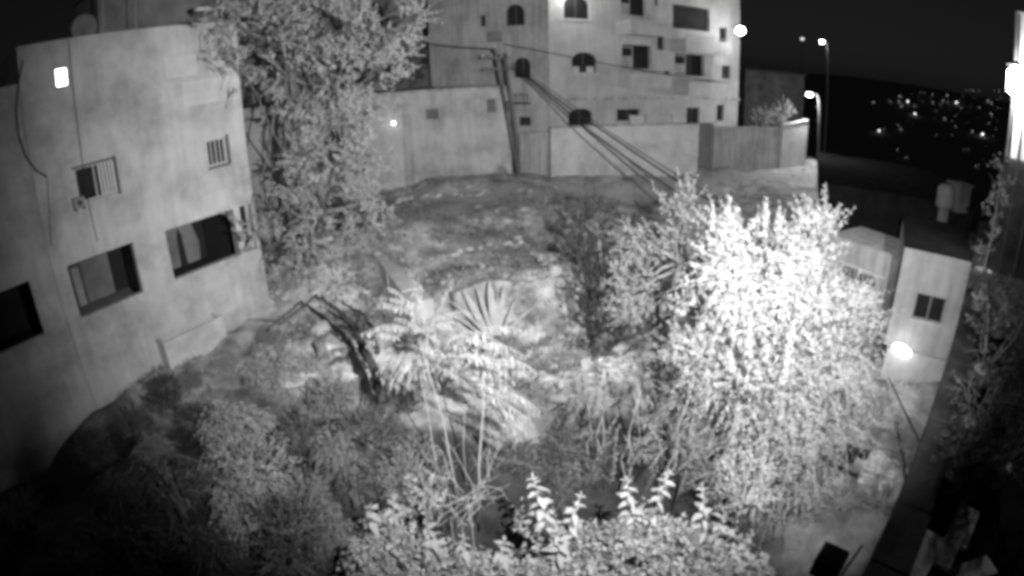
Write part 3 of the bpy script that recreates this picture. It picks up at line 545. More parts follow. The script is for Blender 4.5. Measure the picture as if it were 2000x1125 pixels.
# ------------------------------------------------------------------ utility pole and cables
base = at(1013, 334, 35.5); top = at(966, 96, 35.5)
t = thing('utility_pole', 'leaning wooden utility pole with strut in front of the white house', 'utility pole', (base[0], base[1], base[2]-.3))
b0 = base*0; tp = top-base
MB().tube([(0, 0, 0), tp*.5+np.array([0, 0, .3]), tp+np.array([0, 0, .3])], [.14, .12, .1], 9).build('post', 'wood_pole', t, True)
s0 = at(1002, 215, 35.3)-base; s1 = at(984, 104, 35.3)-base
MB().tube([s0*.1+np.array([.1, -.1, 0]), s0+np.array([0, 0, .3]), s1+np.array([0, 0, .3])], [.08, .12, .1], 8).build('strut', 'wood_pole', t, True)
for k, f_ in enumerate((.93, .84)): c = tp*f_+np.array([0, 0, .3]); MB().box(c+np.array([-.9, -.15, -.06]), c+np.array([.9, -.02, .06])).build('crossarm', 'wood_pole', t)
for x in (-.8, -.3, .3, .8): c = tp*.93+np.array([x, -.08, .36]); MB().lathe(c, [(.03, 0), (.06, .05), (.04, .1), (.06, .14), (.02, .2)], 7).build('insulator', 'frame', t)
c = tp*.55; MB().bbox(c+np.array([-.05, -.45, -.1]), c+np.array([.35, -.15, .5]), .04).build('junction_box', 'metal_dark', t)
def cable(label, pts, r=.02, sag=0.0, cat='cable', m='cable', group=None, name='overhead_cable'):
    P_ = [at(*q) for q in pts]; P_ = np.array(P_); tt_ = np.linspace(0, len(P_)-1, 8*len(P_)); Q = np.stack([np.interp(tt_, range(len(P_)), P_[:, k]) for k in range(3)], 1)
    u_ = tt_/(len(P_)-1); Q[:, 2] -= sag*4*u_*(1-u_); o = Q[0].copy()
    ob = MB().tube(list(Q-o), r, 5).build(name, m, None, True, loc=o); return tag(ob, label, cat, group)
cable('thin overhead cable crossing the face of the apartment block to the dark annex', [(985, 86, 35.5), (1080, 104, 35.8), (1180, 124, 36.5), (1300, 145, 38), (1424, 162, 41)], .022)
cable('overhead cable running from the pole towards the big tree', [(968, 96, 35.5), (900, 92, 35), (800, 82, 34), (730, 76, 33)], .03)
cable('upper cable of the pair descending from the pole to the bright bush', [(1000, 128, 35.4), (1040, 156, 33), (1100, 202, 29.5), (1160, 244, 26.5), (1250, 305, 22.5), (1330, 358, 19.5), (1420, 412, 17)], .04)
cable('lower cable of the pair descending from the pole to the bright bush', [(998, 132, 35.4), (1040, 160, 33), (1096, 208, 29.5), (1150, 256, 26.5), (1240, 320, 22.5), (1310, 368, 19.5), (1405, 422, 17)], .034)
cable('third thin cable just above the descending pair', [(1002, 124, 35.4), (1050, 158, 33), (1110, 200, 29.5), (1172, 246, 26.5), (1262, 304, 22.5), (1345, 356, 19.5), (1440, 408, 17)], .024)

# ------------------------------------------------------------------ ruined walls, slab, dead trunk in the lot
# retaining wall with stained face: irregular blocks of concrete cast side by side
rw = thing('retaining_wall', 'broken stained concrete retaining wall in the middle of the lot', 'retaining wall')
edge = [(886, 572, 19.6), (925, 556, 19.9), (962, 546, 20.2), (1003, 548, 20.3), (1040, 548, 20.2), (1075, 541, 20.0), (1108, 540, 19.8), (1124, 575, 18.9)]
g = np.random.default_rng(5)
for k in range(len(edge)-1):
    a_ = at(*edge[k]); b_ = at(*edge[k+1]); dirv = (b_-a_)[:2]; dirv /= np.linalg.norm(dirv); nb = np.array([-dirv[1], dirv[0]])
    za, zb = a_[2]-g.uniform(0, .05), b_[2]-g.uniform(0, .05); a2, b2 = a_[:2]+dirv*.012, b_[:2]-dirv*.012; th = .45; off = nb*g.uniform(-.05, .05)
    gz = min(hz1(*a2), hz1(*b2), hz1(*(a2-nb)), hz1(*(b2-nb)))-1.2
    n_ = 5; V_ = []; F_ = []
    for j in range(n_+1):                     # battered, uneven face
        f_ = j/n_
        for i in range(6):
            s_ = i/5; xy = a2+(b2-a2)*s_+off-nb*(.28*(1-f_)+g.uniform(-.025, .025)); zt_ = za+(zb-za)*s_; V_.append((xy[0], xy[1], gz+(zt_-gz)*f_+(g.uniform(-.04, .02) if j == n_ else 0)))
    for j in range(n_):
        for i in range(5): F_.append((j*6+i, j*6+i+1, (j+1)*6+i+1, (j+1)*6+i))
    o = len(V_)
    for i in range(6): s_ = i/5; xy = a2+(b2-a2)*s_+off+nb*th; V_.append((xy[0], xy[1], za+(zb-za)*s_+g.uniform(-.05, .0)))
    for i in range(6): s_ = i/5; xy = a2+(b2-a2)*s_+off+nb*th; V_.append((xy[0], xy[1], gz))
    for i in range(5): F_.append((n_*6+i, n_*6+i+1, o+i+1, o+i)); F_.append((o+i, o+i+1, o+6+i+1, o+6+i))
    F_.append((n_*6, o, o+6, 0)); F_.append((n_*6+5, 5, o+11, o+5)); F_.append(tuple(j*6 for j in range(n_+1))[::-1]+()); F_.append(tuple(j*6+5 for j in range(n_+1)))
    MB().add(V_, F_).build('concrete_block', 'concrete', rw)
# wedge wall running away from the camera
far_, near_ = at(722, 482, 24.8), at(800, 592, 18.4)
dv_ = (near_-far_)[:2]; ln = float(np.linalg.norm(dv_)); fc = Facade(far_[:2], dv_)
t = thing('ruined_wall', 'ruined concrete wall end-on with pale top and shadowed side', 'ruined wall', (far_[0], far_[1], 0), fc.rz)
n_ = 6
for k in range(n_):
    s0_, s1_ = ln*k/n_+.008, ln*(k+1)/n_-.008; za = far_[2]+(near_[2]-far_[2])*k/n_+g.uniform(-.03, .03); zb = far_[2]+(near_[2]-far_[2])*(k+1)/n_+g.uniform(-.03, .03); w0 = .22+.65*k/n_; w1 = .22+.65*(k+1)/n_; d0 = g.uniform(-.02, .02)
    MB().add([(s0_,d0-.02,-.6),(s1_,d0-.02,-.6),(s1_,d0+w1,-.6),(s0_,d0+w0,-.6),(s0_,d0,za),(s1_,d0,zb),(s1_,d0+w1,zb),(s0_,d0+w0,za)], [(0,3,2,1),(4,5,6,7),(0,1,5,4),(1,2,6,5),(2,3,7,6),(3,0,4,7)]).build('concrete_block', 'concrete_pale', t)
# dead trunk
def branchy(name, label, cat, paths, m):
    o = at(*paths[0][1][-1]); o[2] = hz1(o[0], o[1])
    t_ = thing(name, label, cat, o)
    for nm, pth, r0, r1 in paths:
        P_ = [at(*q)-o for q in pth]; tt_ = np.linspace(0, len(P_)-1, 6*len(P_)); Q = np.stack([np.interp(tt_, range(len(P_)), np.array(P_)[:, k]) for k in range(3)], 1)
        Q[1:-1] += g.normal(size=(len(Q)-2, 3))*.025; MB().tube(list(Q), list(np.linspace(r0, r1, len(Q))), 8).build(nm, m, t_, True)
    return t_
branchy('dead_tree', 'dark dead trunk arching down between the rubble and the fronded tree', 'dead tree', [
    ('trunk', [(617, 576, 17.5), (655, 603, 16.6), (690, 636, 15.6), (712, 680, 14.6), (730, 725, 13.8), (748, 785, 12.9)], .05, .15),
    ('branch', [(668, 592, 16.8), (705, 612, 16.0), (728, 640, 15.2), (736, 690, 14.4)], .03, .085),
    ('branch', [(676, 640, 15.8), (700, 665, 15.1), (716, 720, 14.1)], .025, .07),
    ('branch', [(617, 577, 17.5), (580, 606, 16.8), (543, 636, 16.2)], .04, .025)], 'deadwood')
branchy('bare_sapling', 'thin bare forked sapling sticking up above the fronded tree', 'sapling', [
    ('trunk', [(815, 540, 12.6), (824, 590, 12.2), (832, 650, 11.8), (838, 760, 11)], .012, .03),
    ('branch', [(884, 545, 12.0), (866, 590, 12), (838, 634, 11.9)], .008, .02)], 'stem')

# rocks and rubble
def rock_mesh(seed, r=1.0):
    gg = np.random.default_rng(seed); p = unit(gg.normal(size=(16, 3)))*gg.uniform(.7, 1.15, (16, 1))*np.array([1.1, .9, .65])*r; v, f = hull(p); return v, f
mb = MB(); gg = np.random.default_rng(3)
for k in range(1500):
    px = gg.uniform(520, 1250); py = gg.uniform(360, 760); d = gg.uniform(13, 34)
    v = ray(px, py); dd = np.linspace(9, 40, 120); h = math.hypot(v[0], v[1]); zz = CAMZ+v[2]/h*dd; gz = hz(v[0]/h*dd, v[1]/h*dd); hit = np.nonzero(zz < gz)[0]
    if not len(hit): continue
    d = dd[hit[0]]; x, y = v[0]/h*d, v[1]/h*d; r = gg.uniform(.04, .15)*(1+1.8*(gg.uniform() > .95)); vv_, ff_ = rock_mesh(k % 9, r)
    mb.add([(a_+x, b_+y, c_+gz[hit[0]]) for a_, b_, c_ in vv_], ff_)
tag(mb.build('rubble', 'rock', None), 'loose stones and rubble scattered over the lot', 'rubble', kind='stuff')
def on_ground(px, py, d0=5, d1=45):
    v = ray(px, py); dd = np.linspace(d0, d1, 300); h = math.hypot(v[0], v[1]); zz = CAMZ+v[2]/h*dd; gz = hz(v[0]/h*dd, v[1]/h*dd); hit = np.nonzero(zz < gz)[0]
    d = dd[hit[0]] if len(hit) else d1; x, y = v[0]/h*d, v[1]/h*d; return np.array([x, y, hz1(x, y)])
for k, (px, py, r, lab) in enumerate(((650, 690, .75, 'largest pale boulder in the bank beside the dead trunk'), (590, 745, .8, 'wide pale boulder below the dead trunk'), (500, 730, .5, 'round boulder in the scrub below the trough'), (690, 735, .5, 'boulder tucked against the dead trunk'), (1075, 505, .45, 'pale slab of stone above the retaining wall'), (990, 480, .3, 'small dark-edged stone on the slope above the retaining wall'), (625, 650, .55, 'squat boulder under the arching dead trunk'))):
    p = on_ground(px, py); v_, f_ = rock_mesh(20+k, r); import bmesh as _b
    bm = _b.new(); vs_ = [bm.verts.new(q) for q in v_]; [bm.faces.new([vs_[i] for i in q]) for q in f_]; _b.ops.subdivide_edges(bm, edges=bm.edges, cuts=2, use_grid_fill=True, smooth=.5)
    for q in bm.verts: q.co *= 1+g.uniform(-.04, .04)
    me = bpy.data.meshes.new('boulder'); bm.to_mesh(me); bm.free(); me.materials.append(M['rock']); tag(link('boulder', me, None, p+np.array([0, 0, r*.15])), lab, 'boulder', 'boulders in the lot')

for lab, path in (('crumbling stone ledge at the left of the slope by the big tree', ((618, 478), (665, 462), (720, 448), (790, 430))), ('short stone ledge above the right end of the retaining wall', ((1005, 468), (1045, 495), (1080, 528))), ('broken stone ledge across the middle of the slope', ((850, 505), (905, 492), (965, 478), (1010, 482))), ('stone ledge high on the slope below the white house', ((770, 395), (850, 385), (940, 380)))):
    pp = [on_ground(*q) for q in path]; t = thing('stone_ledge', lab, 'stone ledge', pp[0], 0, 'stone ledges on the slope'); pa = np.array(pp); ln = sum(np.linalg.norm(np.diff(pa, axis=0), axis=1)); n_ = int(ln/.42)
    for k in range(n_):
        u_ = (k+.5)/n_*(len(pp)-1); q = np.array([np.interp(u_, range(len(pp)), pa[:, c]) for c in range(3)])+np.append(g.normal(size=2)*.07, g.uniform(-.05, .1)); v_, f_ = rock_mesh(60+k % 7, g.uniform(.16, .34)); MB().add(v_, f_).build('stone', 'rock', t, loc=q-pp[0])
lobw = []; gw = np.random.default_rng(333)
for k in range(150):
    q = on_ground(gw.uniform(560, 1200), gw.uniform(365, 545)); r = gw.uniform(.12, .38); lobw.append((q+np.array([0, 0, r*.5]), np.array([r, r, r*.7]), 7))
C, D, N, Ls, sh_ = shoot_leaves(lobw, 9, .075, 334, up=.5, length=.22); tag(leaf_mesh('weeds', C, D, N, Ls, Ls*.45, 'leaf_pale'), 'scattered small weeds over the slope', 'weeds', kind='stuff')

# ------------------------------------------------------------------ small house on the right
p0 = at(1734, 640, 19.0); p1 = at(1872, 640, 19.3); SH = Facade(p0[:2], (p1-p0)[:2]); sl = float(np.linalg.norm((p1-p0)[:2])); zt = SH.loc(1812, 493)[1]
sh = thing('small_house', 'small plain rendered house with a two-pane window, on the right', 'house', SH.world(0, 0, 0), SH.rz)
wr_ = SH.rect(1784, 576, 1846, 628); zl = SH.loc(1800, 690)[1]; zm = SH.loc(1800, 756)[1]
mb = MB(); wall_holes(mb, 0, sl, zl, zt, [wr_], .25); mb.box((0, .253, zl), (.25, 5, zt-.002)); mb.box((sl-.25, .253, zl), (sl, 5, zt-.002)); mb.box((.26, 4.75, zl), (sl-.26, 5, zt-.002)); mb.build('wall', 'house', sh)
MB().box((-.04, .02, zt+.003), (sl+.04, 5.05, zt+.07)).build('roof_slab', 'tar', sh)
MB().box((.15, -.2, zm), (sl+.02, 4.9, zl-.004)).build('plinth', 'plaster_pale', sh)
MB().box((.5, -.17, -1), (sl+.02, 4.9, zm-.004)).build('lower_wall', 'plaster_mid', sh)
MB().box((.45, -.32, zm-.05), (1.3, -.205, zm+.03)).build('ledge', 'frame', sh)
wd = glazed(sh, wr_, y=.06, split=2, fw=.05, frame='metal'); MB().box((wr_[0]-.06, -.06, wr_[2]-.07), (wr_[1]+.06, .04, wr_[2]-.004)).build('sill', 'concrete_pale', wd)
MB().box((.3, .6, wr_[2]-.3), (sl-.3, .65, wr_[3]+.3)).build('curtain', 'plaster_dark', sh)
a, z = SH.loc(1762, 674)
t = thing('flood_lamp', 'glaring oval flood lamp on the corner of the small house', 'lamp', SH.world(a, 0, z), SH.rz)
v_, f_ = [], []
n1, n2 = 12, 7
for j in range(n2):
    th_ = math.pi*j/(n2-1)
    for k in range(n1): ph_ = 2*math.pi*k/n1; v_.append((.36*math.sin(th_)*math.cos(ph_), -.42+.16*math.sin(th_)*math.sin(ph_), .2*math.cos(th_)-.07*math.sin(th_)*math.cos(ph_)))
for j in range(n2-1):
    for k in range(n1): f_.append((j*n1+k, (j+1)*n1+k, (j+1)*n1+(k+1) % n1, j*n1+(k+1) % n1))
MB().add(v_, f_).build('lens', 'lamp_flood', t, True); MB().bbox((-.2, -.3, -.1), (.2, -.22, .12), .03).build('housing', 'metal', t); MB().tube([(0, -.24, 0), (0, 0, -.05)], .03).build('bracket', 'metal_dark', t)
point_light(t, (-.05, -1.3, -.05), 3, .2)
# lower extension with parapet and shaded opening left of it
e0 = at(1640, 520, 20.5); e1 = at(1738, 520, 19.6); EX = Facade(e0[:2], (e1-e0)[:2]); el = float(np.linalg.norm((e1-e0)[:2]))
ex = thing('low_extension', 'low flat-roofed extension with a dark slatted vent, left of the small house', 'extension', EX.world(0, 0, 0), EX.rz)
vz = EX.rect(1640, 530, 1712, 548); ztop = EX.loc(1690, 482)[1]
mb = MB(); wall_holes(mb, -1.5, el-.01, 0, ztop, [vz], .25); mb.box((-1.5, .253, 0), (el-.3, 4, ztop-.4)); mb.build('wall', 'plaster_mid', ex)
for k in range(8): x = vz[0]+(vz[1]-vz[0])*(k+.5)/8; MB().box((x-.025, .05, vz[2]+.003), (x+.025, .1, vz[3]-.003)).build('vent_slat', 'metal_dark', ex)
MB().box((-1.6, -.1, vz[3]+.08), (el-.05, -.003, vz[3]+.2)).build('cornice', 'concrete_pale', ex)
# dark yard wall and tank tower behind the small house
block('yard_building', 'dark flat yard building behind the small house', 'building', 1600, 1900, 420, 385, 33, 14, 'tar', [], -4, .05, 'tar')
tz = at(1838, 440, 33)
t = thing('water_tank', 'upright pale water tank on a stand behind the small house', 'water tank', (tz[0], tz[1], tz[2]-.6))
hh = at(1838, 358, 33)[2]-tz[2]+.6; k0 = at(1838, 405, 33)[2]-tz[2]+.6
MB().lathe((0, 0, k0), [(.35, 0), (.5, .05), (.52, .3), (.5, .6), (.52, .9), (.5, hh-k0-.15), (.3, hh-k0), (.12, hh-k0+.05)], 16).build('drum', 'tank', t, True)
MB().bbox((-.22, -.22, 0), (.22, .22, k0), .03).build('stand', 'tank', t)
for px, py, w_, h_, lab in ((1868, 372, .5, 1.5, 'dim upright box structure beside the water tank'), (1790, 425, .45, .6, 'low dim box left of the water tank')):
    p = at(px, py+40, 34.5); o = MB().bbox((-w_, -.5, 0), (w_, .5, h_), .05).box((-w_-.1, -.6, h_+.003), (w_+.1, .6, h_+.1)).build('roof_hut', 'plaster_dark', None, loc=(p[0], p[1], p[2])); tag(o, lab, 'hut')

# ------------------------------------------------------------------ own terrace at the right edge
TU = np.array([math.sin(R(47.6)), math.cos(R(47.6))]); TR = np.array([TU[1], -TU[0]])
TF = Facade(TR*.10, TU)                       # local x along the terrace edge, local -y towards its inside (right)
def tw(t_, off, z): p = TU*t_+TR*off; return np.array([p[0], p[1], z])
TZ = 5.0; PZ = 5.5
def at_h(px, py, z): v = ray(px, py); return at(px, py, (CAMZ-z)*math.hypot(v[0], v[1])/-v[2])
ter = thing('terrace', 'dark roof terrace with plain parapet along the right edge', 'terrace', tw(0, .1, 0), TF.rz)
MB().box((-4, -9, -1), (25, -.42, TZ)).build('floor_slab', 'tar', ter)
for k in range(21): x = 1.5+k*1.12; MB().bbox((x, -.40, -1), (x+1.11, 0, PZ), .015).build('parapet_block', 'parapet', ter)
for k in range(21): x = 1.5+k*1.12; MB().bbox((x, -.45, PZ+.003), (x+1.105, .04, PZ+.08), .015).build('coping_stone', 'parapet', ter)
# white end pillar with the floodlight
t = thing('white_pillar', 'whitewashed pillar glaring in lamp light at the right edge', 'pillar', tw(20.0, .1, 0), TF.rz)
MB().bbox((0, -2.2, 8.62), (.8, -.5, 13.2), .02).build('shaft', 'plaster_pale', t); MB().bbox((-.1, -2.3, TZ+.01), (.9, -.45, 8.6), .02).build('plinth', 'parapet', t)
for y_ in (-.62, -.95, -1.5): MB().tube([(-.12, y_, TZ), (-.12, y_+.02, 10), (-.12, y_, 13.1)], .045, 6).build('pipe', 'metal_dark', t)
p = tw(19.3, .66, 0)
t = thing('terrace_lamp', 'glaring lamp on a thin post beside the white pillar', 'lamp', (p[0], p[1], TZ), TF.rz)
zz_ = at(1976, 165, 19.3)[2]-TZ
MB().tube([(0, 0, 0), (0, 0, zz_-.3)], .045, 7).build('post', 'metal_dark', t); MB().lathe((0, 0, zz_-.3), [(.08, 0), (.26, .12), (.28, .7), (.1, .85)], 12).build('bulb', 'lamp_hot', t, True); MB().lathe((0, 0, zz_+.57), [(.36, 0), (.06, .16)], 10).build('cap', 'metal_dark', t); point_light(t, (.25, -.35, zz_-.2), 900, .2)
def plank(label, a_, b_, w_, th_, m='plank', name='plank'):
    a_, b_ = np.array(a_), np.array(b_); d_ = b_-a_; L_ = np.linalg.norm(d_); x = d_/L_; s_ = np.cross((0, 0, 1.), x); s_ /= np.linalg.norm(s_); n3 = np.cross(x, s_)
    V_ = [x*i*L_+s_*j*w_/2+n3*k*th_ for i in (0, 1) for j in (-1, 1) for k in (0, 1)]; v1, f1 = hull(V_); o = MB().add(v1, f1).build(name, m, None, loc=a_); return tag(o, label, 'plank', 'planks on the terrace')
plank('wide pale plank lying on the terrace at the bottom edge', at_h(1765, 1145, TZ+.3), at_h(1822, 1046, TZ+.34), .34, .05)
plank('narrow plank behind the wide pale plank on the terrace', at_h(1835, 1110, TZ+.24), at_h(1888, 995, TZ+.24), .24, .05)
plank('thin batten beside the narrow plank on the terrace', at_h(1880, 1075, TZ+.2), at_h(1908, 1003, TZ+.2), .07, .05)
plank('short dim board under the planks in the bottom right corner', at_h(1860, 1130, TZ+.03), at_h(1935, 1105, TZ+.03), .3, .04)
o = MB().bbox((-.17, -.2, -.12), (.17, .1, .12), .02).build('meter_box', 'tar', None, loc=at(1612, 1096, 4.5)); o.rotation_euler.z = TF.rz; tag(o, 'dark meter box projecting from the terrace wall at the bottom', 'meter box')
cable('pale pipe along the terrace wall at the bottom edge', [(1640, 1128, 4.35), (1662, 1096, 4.6), (1684, 1064, 4.9)], .02, 0, 'pipe', 'metal', None, 'pipe')
cable('thin dark cable sloping from the flood lamp to the terrace wall', [(1735, 738, 16.5), (1770, 810, 11.5), (1806, 885, 8.2)], .026)

# ------------------------------------------------------------------ trees
def tree(name, label, lobes, trunk, seed, per, leaf, m, limbs=10, r0=.2, asp=.45, **kw):
    """trunk: list of world points from the ground up"""
    g_ = np.random.default_rng(seed); o = np.array(trunk[0], float)
    t_ = thing(name, label, 'tree' if 'tree' in name else 'bush', o)
    tk = MB(); tk.tube([np.array(p_)-o for p_ in trunk], list(np.linspace(r0, r0*.45, len(trunk))), 8); tko = tk.build('trunk', 'bark', t_, True)
    L_ = [(np.array(c)-o, r_, k) for c, r_, k in lobes]; C, D, N, Ls, sh_ = shoot_leaves(L_, per, leaf, seed, **kw)
    bm_ = MB(); top_ = np.array(trunk[-1])-o; mid_ = np.array(trunk[len(trunk)//2])-o
    for c, r_, k in L_:
        a_ = top_ if g_.uniform() < .6 else mid_; limb(bm_, a_, c, r0*.35, r0*.12, g_)
        for s_ in range(4): limb(bm_, c, c+unit(g_.normal(size=3))*r_*.7, r0*.12, r0*.04, g_, n=4, seg=3)
    for s0_, s1_ in sh_[::3]: bm_.tube([s0_, s1_], [.008, .004], 3, False)
    bm_.build('limb', 'bark', t_, True)
    leaf_mesh('crown', C, D, N, Ls, Ls*asp, m, t_); return t_
# big tree by the corner of the plastered building
tb = at(600, 505, 23.5); tb[2] = hz1(tb[0], tb[1])-.1
lob = px_lobes([(q[0], q[1], q[2], q[3], int(q[4]*1.7)) for q in [(440, 105, 40, 20.3, 22), (425, 35, 38, 20.3, 20), (770, 95, 40, 20.8, 24), (800, 30, 24, 20.8, 14), (822, 22, 10, 20.8, 6), (690, 15, 40, 21, 25), (540, 20, 70, 22, 60), (640, 40, 70, 22, 60), (720, 70, 62, 21.5, 60), (770, 60, 40, 21, 30), (480, 60, 60, 21.5, 40), (560, 120, 80, 22, 60), (660, 150, 80, 21.5, 70), (740, 135, 50, 21, 45), (470, 140, 45, 21.5, 30), (580, 215, 50, 22.5, 26),
   (640, 240, 75, 21.5, 60), (720, 220, 60, 21, 55), (600, 300, 50, 22, 34), (660, 320, 75, 21.5, 60), (715, 300, 45, 21, 35), (585, 360, 45, 22.5, 20), (630, 400, 70, 22, 50), (700, 390, 55, 21.5, 45), (745, 385, 40, 21, 35), (565, 430, 45, 22.5, 22), (610, 460, 50, 22.5, 35), (500, 20, 60, 22, 30), (600, -30, 80, 22, 40), (525, 480, 40, 22, 16), (490, 450, 35, 21.5, 12)]])
tree('broadleaf_tree', 'tall spreading tree with ragged leaf sprays at the corner of the plastered building', lob, [tb, tb+np.array([.1, 0, 2]), tb+np.array([.0, .1, 4]), tb+np.array([.3, .1, 6.5]), tb+np.array([.2, .0, 9])], 11, 36, .125, 'leaf_tree', r0=.13, length=.8, up=.25, inner=.45, spread=.75, gap=(2.6, -.25))
# near overexposed tree on the right
K = 1.08; tb = at(1500, 640, 9.2*K); tb[2] = hz1(tb[0], tb[1])-.1
lob = px_lobes([(q[0], q[1], q[2], q[3]*K, int(q[4]*1.3))+tuple(q[5:]) for q in [(1500, 540, 80, 8.6, 90), (1430, 510, 60, 8.7, 60), (1590, 470, 45, 9.4, 60, 1.5), (1580, 560, 75, 8.8, 80), (1640, 610, 65, 9.0, 60), (1450, 610, 70, 8.5, 70), (1530, 640, 90, 8.4, 90), (1620, 700, 70, 8.8, 60), (1380, 620, 55, 8.8, 50), (1350, 690, 45, 8.8, 35), (1480, 720, 80, 8.3, 70), (1570, 760, 70, 8.4, 60), (1540, 840, 60, 8.3, 45, 1.2), (1650, 760, 50, 8.9, 35), (1420, 470, 45, 9, 40, 1.2), (1500, 490, 45, 8.9, 40, 1.2), (1690, 640, 40, 9.3, 30)]])
tree('olive_tree', 'overexposed pale tree with fine leaves glaring in front of the small house', lob, [tb, tb+np.array([.05, 0, 1.2]), tb+np.array([-.1, .1, 2.6]), tb+np.array([.0, 0, 4.2])], 21, 36, .095, 'leaf_olive', r0=.16, length=.6, up=.5, asp=.22, inner=.4, spread=.75, gap=(4.2, -1.0))
# long drooping outer sprays of the same tree
ot = bpy.data.objects['olive_tree']; o_ = np.array(ot.location)
lob = px_lobes([(q[0], q[1], q[2], q[3]*K, q[4]) for q in ((1380, 700, 60, 8.6, 40), (1450, 760, 70, 8.3, 50), (1530, 800, 75, 8.2, 60), (1610, 760, 70, 8.6, 50), (1560, 880, 65, 8.3, 50), (1480, 860, 60, 8.4, 40), (1650, 700, 55, 8.9, 40), (1690, 680, 40, 9.2, 25), (1640, 830, 50, 8.8, 30), (1540, 940, 50, 8.4, 30), (1450, 560, 70, 8.3, 40), (1560, 620, 80, 8.2, 50), (1500, 520, 60, 8.5, 36))])
C, D, N, Ls, sh_ = shoot_leaves([(c-o_, r_, k) for c, r_, k in lob], 36, .085, 22, up=.0, droop=.8, length=.9, spread=.65, gap=(4.2, -.95)); leaf_mesh('drooping_leaves', C, D, N, Ls, Ls*.3, 'leaf_olive', ot)['kind'] = 'stuff'
m_ = MB()
for s0_, s1_ in sh_[::2]: m_.tube([s0_, (s0_+s1_)/2+np.array([0, 0, .06]), s1_], [.009, .006, .003], 3, False)
m_.build('twig', 'stem', ot)
# darker tree behind it to the left
tb = at(1310, 640, 12.8); tb[2] = hz1(tb[0], tb[1])-.1
lob = px_lobes([(q[0], q[1], q[2], q[3]*.97, int(q[4]*1.2))+tuple(q[5:]) for q in [(1320, 440, 60, 13, 70, 1.2), (1260, 470, 55, 13, 60), (1380, 470, 60, 13.2, 60), (1420, 440, 40, 13.4, 35), (1240, 540, 55, 13, 55), (1320, 540, 70, 12.8, 70), (1390, 560, 55, 12.8, 45), (1230, 600, 45, 13, 40), (1290, 620, 55, 12.6, 45), (1340, 410, 30, 13, 30, 1.6)]])
tree('leafy_tree', 'mid-grey leafy tree standing behind and left of the overexposed tree', lob, [tb, tb+np.array([0, 0, 1.6]), tb+np.array([.1, .1, 3.2]), tb+np.array([.1, 0, 4.8])], 31, 32, .1, 'leaf_dull', r0=.17, length=.6, up=.45, asp=.36, spread=.8, gap=(3.2, -.3))
db = at(1165, 640, 16.5); db[2] = hz1(db[0], db[1])-.1  # added dark tree, stands in for the shadow cast by the leafy tree
lob = px_lobes([(1165, 430, 42, 16.5, 40, 1.3), (1150, 490, 45, 16.5, 46, 1.2), (1165, 550, 48, 16.4, 50, 1.2), (1160, 610, 50, 16.3, 50), (1175, 660, 45, 16.2, 36), (1125, 425, 25, 16.6, 14)])
tree('shadow_band_tree', 'dark slender tree added as the shadow band just left of the mid-grey leafy tree', lob, [db, db+np.array([0, 0, 1.5]), db+np.array([.1, 0, 3]), db+np.array([0, 0, 4.2])], 35, 26, .11, 'leaf_shadow', r0=.1, length=.6, up=.5, asp=.4, spread=.8)
# hanging creeper thicket below the two trees
cl = thing('creeper_thicket', 'soft grey thicket of creepers hanging below the two trees', 'thicket', (2.4, 9.2, hz1(2.4, 9.2)))
o = np.array(cl.location); lob = px_lobes([(1180, 720, 55, 11, 34), (1250, 760, 70, 10.6, 46), (1340, 790, 75, 10.2, 50), (1230, 850, 60, 10.2, 36), (1320, 880, 70, 9.8, 40), (1430, 860, 70, 9.4, 44), (1450, 800, 60, 9.4, 36), (1400, 720, 60, 10.2, 34), (1150, 780, 40, 11, 18), (1500, 930, 60, 9.0, 34), (1420, 950, 55, 9, 26)])
C, D, N, Ls, sh_ = shoot_leaves([(c-o, r_, k) for c, r_, k in lob], 46, .075, 41, up=.05, droop=.7, length=.8, gap=(3.0, -.2)); leaf_mesh('leaves', C, D, N, Ls, Ls*.4, 'creeper', cl)['kind'] = 'stuff'
m_ = MB()
for s0_, s1_ in sh_[::2]: m_.tube([s0_, (s0_+s1_)/2+np.array([0, 0, .05]), s1_], [.008, .006, .003], 3, False)
for k in range(14): c = lob[k % len(lob)][0]-o; limb(m_, (c[0]*.8, c[1]+.3, -.2), c, .03, .012, g, n=5)
m_.build('stem', 'stem', cl, True)

# tree with long compound fronds in the middle
ft = at(930, 985, 9.3); ft[2] = hz1(ft[0], ft[1])-.05
t = thing('fronded_tree', 'young tree with long feathery compound fronds in the middle of the lot', 'tree', ft)
def frond(px0, px1, name='frond', seed=0, leafl=.15):
    """compound leaf from px0 to px1 with paired drooping leaflets"""
    gg = np.random.default_rng(seed); a_ = at(*px0)-ft; b_ = at(*px1)-ft; n = 15
    P_ = [a_+(b_-a_)*s+np.array([0, 0, .15*math.sin(math.pi*s*.9)*np.linalg.norm(b_-a_)]) for s in np.linspace(0, 1, n)]
    m_ = MB(); m_.tube(P_, list(np.linspace(.009, .003, n)), 4, False)
    for i in range(2, n):
        tg_ = unit(P_[i]-P_[i-1]); sd = unit(np.cross(tg_, (0, 0, 1.)))
        for s in (-1, 1):
            d_ = unit(sd*s*.55+tg_*.3+np.array([0, 0, -.7])+gg.normal(size=3)*.13); L_ = leafl*(1.1-.6*abs(i/n-.45))*gg.uniform(.75, 1.2)*1.15; w_ = L_*.19; q = unit(np.cross(d_, np.array([0, 0, 1.])+gg.normal(size=3)*.2)); nn_ = np.cross(q, d_)
            m_.add([P_[i], P_[i]+d_*L_*.3+q*w_*.5+nn_*.01, P_[i]+d_*L_*.65+q*w_*.4, P_[i]+d_*L_, P_[i]+d_*L_*.65-q*w_*.4, P_[i]+d_*L_*.3-q*w_*.5+nn_*.01], [(0, 1, 2), (0, 2, 3), (0, 3, 4), (0, 4, 5)], 0)
    return m_.build(name, 'leaf_frond', t)
gf = np.random.default_rng(123); k = 0
